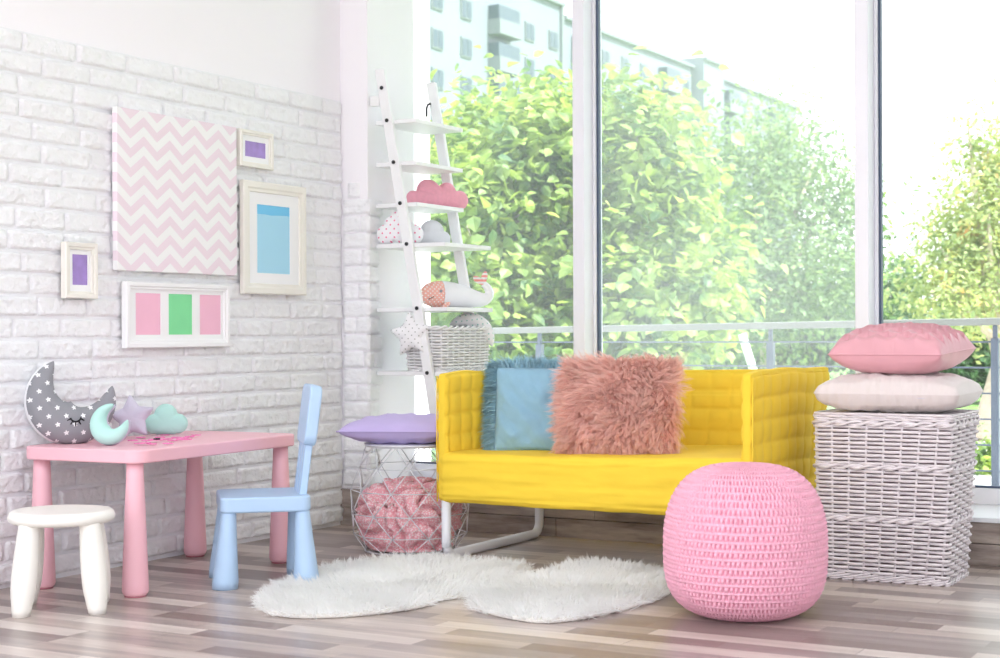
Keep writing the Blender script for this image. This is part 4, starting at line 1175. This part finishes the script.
# railing: handrail, posts and thin rods
ra = thing('railing', 'grey metal railing outside the windows with thin horizontal rods', 'railing', (0, 7.45, .10))
RY_ = 7.45
hl = atY(300, 333.6, RY_); hr = atY(1150, 317.5, RY_)
def hz(x): return hl.z+(hr.z-hl.z)*(x-hl.x)/(hr.x-hl.x)
MB().add([(x, dy, hz(x)+dz-.10) for x in (hl.x-.5, hr.x+2.5) for dy, dz in ((-.03,-.022),(.03,-.022),(.03,.012),(-.03,.012))],
         [(0,1,2,3),(4,7,6,5),(0,4,5,1),(1,5,6,2),(2,6,7,3),(3,7,4,0)]).build('handrail', M['railtop'], ra, smooth=False, bev=.004)
for px in (388, 540, 771, 995.5, 1230):
    x = atY(px, 400, RY_).x; z1 = hz(x)-.10-.022
    MB().box(x-.017, x+.017, -.02, .02, 0, z1-.06).box(x-.010, x+.010, -.01, .01, z1-.06, z1).build('post', M['rail'], ra, smooth=False, bev=.003)
for k in range(6):
    zz = .10+.12*k
    MB().tube([(hl.x-.5, 0, zz), (hr.x+2.5, 0, zz)], .004, 8).build('rod', M['rail'], ra)
# apartment block
BX = -60.0
ab = thing('apartment_block', 'pale panel apartment block with balconies behind the trees', 'building', (BX, 85, OZ))
BH = 28.0
MB().box(-12, 0, 0, 33.2, 0, BH+.8).box(-12, .0, 33.2, 62, 0, BH-.2).box(-12, 1.2, 62.4, 68, 0, BH+.6).box(-12, 0, 68.4, 95, 0, BH-.3).build('wall', M['bwall'], ab, smooth=False)
MB().box(-12.3, .35, -.3, 33.5, BH+.8, BH+1.1).box(-12.3, .35, 33.5, 62.2, BH-.2, BH+.1).box(-12.3, 1.5, 62.4, 68.2, BH+.6, BH+.9).box(-12.3, .35, 68.4, 95.3, BH-.3, BH).build('roof_edge', M['bwall2'], ab, smooth=False)
MB().box(0, .25, 32.9, 33.3, 0, BH+.8).build('downpipe', M['bwall2'], ab, smooth=False)
for fl in range(5):
    zc = BH-2.3-fl*2.9
    y = 2.0
    while y < 93:
        kind = int(y/5.5) % 3
        if 61.0 < y < 68.5: y += 3.2; continue
        if kind == 0 and fl < 4:
            bl = MB().box(0, 1.1, y, y+3.6, zc-1.3, zc-.15).build('balcony', M['bwall2'], ab, smooth=False)
            MB().box(.0, .95, y+.1, y+3.5, zc-.15, zc+.95).build('glazing', M['bglass'], bl, smooth=False)
            y += 6.0
        else:
            wf = MB().box(0, .12, y, y+1.6, zc-.75, zc+.75).build('window', M['bwall2'], ab, smooth=False)
            g = MB().box(.12, .16, y+.12, y+.74, zc-.63, zc+.63).box(.12, .16, y+.86, y+1.48, zc-.63, zc+.63).build('pane', M['bglass'], wf, smooth=False)
            y += 4.2
# trees
def leaf_shape(kind):
    if kind == 'broad': return [(0,0,0),(-.42,.25,.06),(-.36,.62,.05),(0,1,-.12),(.36,.62,.05),(.42,.25,.06)], [(0,5,4,3),(0,3,2,1)]
    return [(0,0,0),(-.28,.5,.05),(0,1,-.05),(.28,.5,.05)], [(0,3,2),(0,2,1)]
def tree(name, label, cat, blobs, n, size, kind, lm, trunk, seed, clump=12, group=None, sprd=1.5, trunk_r=.08, branches=8, base=None):
    rnd = random.Random(seed); cents = []
    for (px, py, rpx, D, wgt) in blobs:
        c = atD(px, py+8, D); r = rpx/FPX*D*.86; cents.append((c, r, wgt))
    b0 = Vector((trunk[0], trunk[1], OZ)) if trunk else Vector((cents[0][0].x, cents[0][0].y, OZ))
    root = thing(name, label, cat, tuple(b0), 0, group)
    vsl, fsl = leaf_shape(kind); mb = MB(); tw = sum(w*r*r for _, r, w in cents)
    for (c, r, w) in cents:
        k = int(n*w*r*r/tw/clump)
        for _ in range(k):
            d = Vector((rnd.gauss(0,1), rnd.gauss(0,1), rnd.gauss(0,1))).normalized()
            rad = r*(rnd.random()**.45)*(1+.45*noise.noise(c+d*1.9))
            cc = c+d*rad; cc.z = c.z+d.z*rad*.9
            for q in range(clump):
                p = cc+Vector((rnd.gauss(0,1), rnd.gauss(0,1), rnd.gauss(0,1)))*size*sprd
                if p.z < OZ+.02: continue
                s = size*rnd.uniform(.6, 1.3)
                dirn = (d*.5+Vector((rnd.gauss(0,.6), rnd.gauss(0,.6), -.35+rnd.gauss(0,.35)))).normalized()
                nn = (UP*.9+d*.6+Vector((rnd.gauss(0,.4), rnd.gauss(0,.4), rnd.gauss(0,.2)))).normalized()
                ex = dirn.cross(nn)
                if ex.length < .1: continue
                ex.normalize(); nn = ex.cross(dirn)
                o = len(mb.v)
                for (a, b, e) in vsl: mb.v.append(p+ex*(a*s)+dirn*(b*s)+nn*(e*s)-b0)
                mb.f += [tuple(i+o for i in f) for f in fsl]
    if mb.f: mb.build('foliage', lm, root, smooth=False)
    tm = MB(); top = cents[0][0]-b0
    pts = [Vector((0,0,0)), top*.35+Vector((rnd.gauss(0,.1), rnd.gauss(0,.1), 0)), top*.7, top]
    tm.tube(pts, lambda t: trunk_r*(1-.7*t), 8)
    for i in range(branches):
        c, r, w = cents[i % len(cents)]; s_ = pts[1].lerp(pts[2], rnd.random()); e = c-b0+Vector((rnd.gauss(0,r*.4), rnd.gauss(0,r*.4), rnd.gauss(0,r*.4)))
        tm.tube([s_, s_.lerp(e, .5)+Vector((0,0,-.05*r)), e], lambda t: trunk_r*.4*(1-.8*t), 6)
    tm.build('trunk', M['trunk'], root)
    return root
def g(px, D):
    p = atD(px, 333, D); return (p.x, p.y)
tree('broadleaf_tree', 'bright broad-leaved tree close outside the left window pane', 'tree',
     [(520,160,72,14,1),(462,200,62,13.5,1),(560,130,48,14,1),(440,170,40,14.5,.8),(480,120,42,15,.9),(540,230,80,14,1),(470,290,70,13.5,1),(560,310,70,14,1),(510,340,60,13.5,.8),(540,100,34,15,.7),(430,260,60,14.5,1)],
     9500, .12, 'broad', M['leafA'], g(500, 14), 1, trunk_r=.06)
tree('broadleaf_tree', 'bright broad-leaved tree just right of the first mullion', 'tree',
     [(640,150,52,14,1),(620,110,40,14.5,1),(655,110,34,14.5,.8),(640,220,66,14,1),(620,290,60,13.5,1),(680,300,66,14,1),(650,340,50,13.5,.9),(700,250,46,15,.8),(670,180,44,14.5,.8)],
     7000, .12, 'broad', M['leafA'], g(650, 14.2), 2, trunk_r=.06)
tree('round_tree', 'hazy mid-green tree filling the middle window pane', 'tree',
     [(760,210,78,24,1),(720,150,50,25,1),(790,150,55,25,1),(830,190,52,24,1),(740,290,80,23,1),(820,280,72,23,1),(770,120,34,26,.8),(850,240,44,24,.9),(700,230,50,26,.8)],
     16000, .12, 'fine', M['leafB'], g(770, 24), 3, sprd=2.2, trunk_r=.16)
tree('autumn_tree', 'pale green tree with orange-tinged leaves and gnarled trunk at far right', 'tree',
     [(985,210,72,18,1),(960,240,55,18,1),(1010,160,60,18.5,1),(985,140,30,18.5,.8),(940,275,42,17.5,1),(1000,280,66,17.5,1),(1060,220,90,18,1),(925,290,26,17.5,.7),(955,300,36,17,.8)],
     15000, .085, 'fine', M['leafC'], g(984, 17), 4, sprd=2.0, trunk_r=.17, branches=14)
tree('slim_tree', 'slim blue-green tree behind the right mullion', 'tree',
     [(893,290,24,30,1),(900,265,16,31,.8),(898,320,26,30,1)], 2600, .15, 'fine', M['leafD'], g(895, 30), 5, trunk_r=.08)
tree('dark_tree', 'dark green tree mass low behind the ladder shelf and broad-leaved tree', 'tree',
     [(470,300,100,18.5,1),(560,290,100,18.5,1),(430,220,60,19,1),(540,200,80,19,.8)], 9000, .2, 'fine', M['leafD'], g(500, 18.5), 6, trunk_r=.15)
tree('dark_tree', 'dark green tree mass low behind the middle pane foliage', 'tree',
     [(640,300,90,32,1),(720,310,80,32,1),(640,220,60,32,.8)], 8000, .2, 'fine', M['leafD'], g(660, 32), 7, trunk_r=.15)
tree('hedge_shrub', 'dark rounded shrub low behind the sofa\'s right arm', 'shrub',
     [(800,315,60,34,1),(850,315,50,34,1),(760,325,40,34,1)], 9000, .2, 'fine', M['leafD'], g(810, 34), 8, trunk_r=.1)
tree('hedge_shrub', 'dark shrub below the autumn tree at the right edge', 'shrub',
     [(950,338,40,26,1),(905,335,34,28,1),(1000,345,40,26,1)], 7000, .15, 'fine', M['leafD'], g(950, 26), 9, trunk_r=.1)
tree('garden_shrub', 'small bright green shrub by the road seen beside the hamper', 'shrub',
     [(990,458,20,13.2,1),(1004,464,18,13.2,1),(978,466,10,13,.8)], 1800, .06, 'broad', M['leafA'], g(990, 13.2), 10, trunk_r=.015, branches=5)
q = atZ(757, 420, OZ); w1 = atD(752, 366, 11); w2 = atD(742, 334, 11)
w0 = Vector((w1.x+.35, w1.y, OZ))
dv = (w2-w1).normalized(); w0 = w1-dv*((w1.z-OZ)/dv.z)
o = MB().tube([(0,0,0), tuple(w2-w0)], .032, 4).build('leaning_board', M['white_wood'], smooth=False); o.location = w0
tag(o, 'white slanted board leaning outside beyond the railing', 'board')
# ---------------------------------------------------------------- light
wd = bpy.data.worlds.new('World'); bpy.context.scene.world = wd; wd.use_nodes = True; nt = wd.node_tree; L = nt.links.new
bg = nt.nodes['Background']; tc = N(nt, 'ShaderNodeTexCoord'); sp_ = N(nt, 'ShaderNodeSeparateXYZ'); L(tc.outputs['Generated'], sp_.inputs[0])
rp = N(nt, 'ShaderNodeValToRGB'); mr = N(nt, 'ShaderNodeMapRange'); L(sp_.outputs['Z'], mr.inputs['Value']); mr.inputs['From Min'].default_value = -1
L(mr.outputs[0], rp.inputs['Fac']); e = rp.color_ramp.elements
e[0].position = .42; e[0].color = (.78,.79,.80,1); e[1].position = .5; e[1].color = (.985,.99,1,1); k = e.new(.95); k.color = (.80,.88,1,1)
L(rp.outputs['Color'], bg.inputs['Color']); bg.inputs['Strength'].default_value = 2.0
sun = bpy.data.lights.new('Sun', 'SUN'); sun.energy = 6.5; sun.angle = math.radians(1.5); sun.color = (1, .97, .90)
so_ = bpy.data.objects.new('Sun', sun); col.objects.link(so_)
sd = Vector((.62, .06, .78)).normalized(); so_.rotation_euler = sd.to_track_quat('Z', 'Y').to_euler()
# ---------------------------------------------------------------- camera
cam = bpy.data.cameras.new('Camera'); co = bpy.data.objects.new('Camera', cam); col.objects.link(co)
cam.sensor_width = 36; cam.lens = FPX*36/1000; cam.shift_y = HZ/1000; cam.clip_end = 600
c, s = math.cos(ROLL), math.sin(ROLL)
rx = RT*c-UP*s; uy = UP*c+RT*s
co.matrix_world = frame(CAM, rx, uy, -FW)
cam.dof.use_dof = True; cam.dof.focus_distance = 5.8; cam.dof.aperture_fstop = 5.6
sc_ = bpy.context.scene; sc_.camera = co
sc_.view_settings.view_transform = 'Standard'; sc_.view_settings.look = 'None'; sc_.view_settings.exposure = 0.44; sc_.view_settings.gamma = 1; sc_.view_settings.use_curve_mapping = False
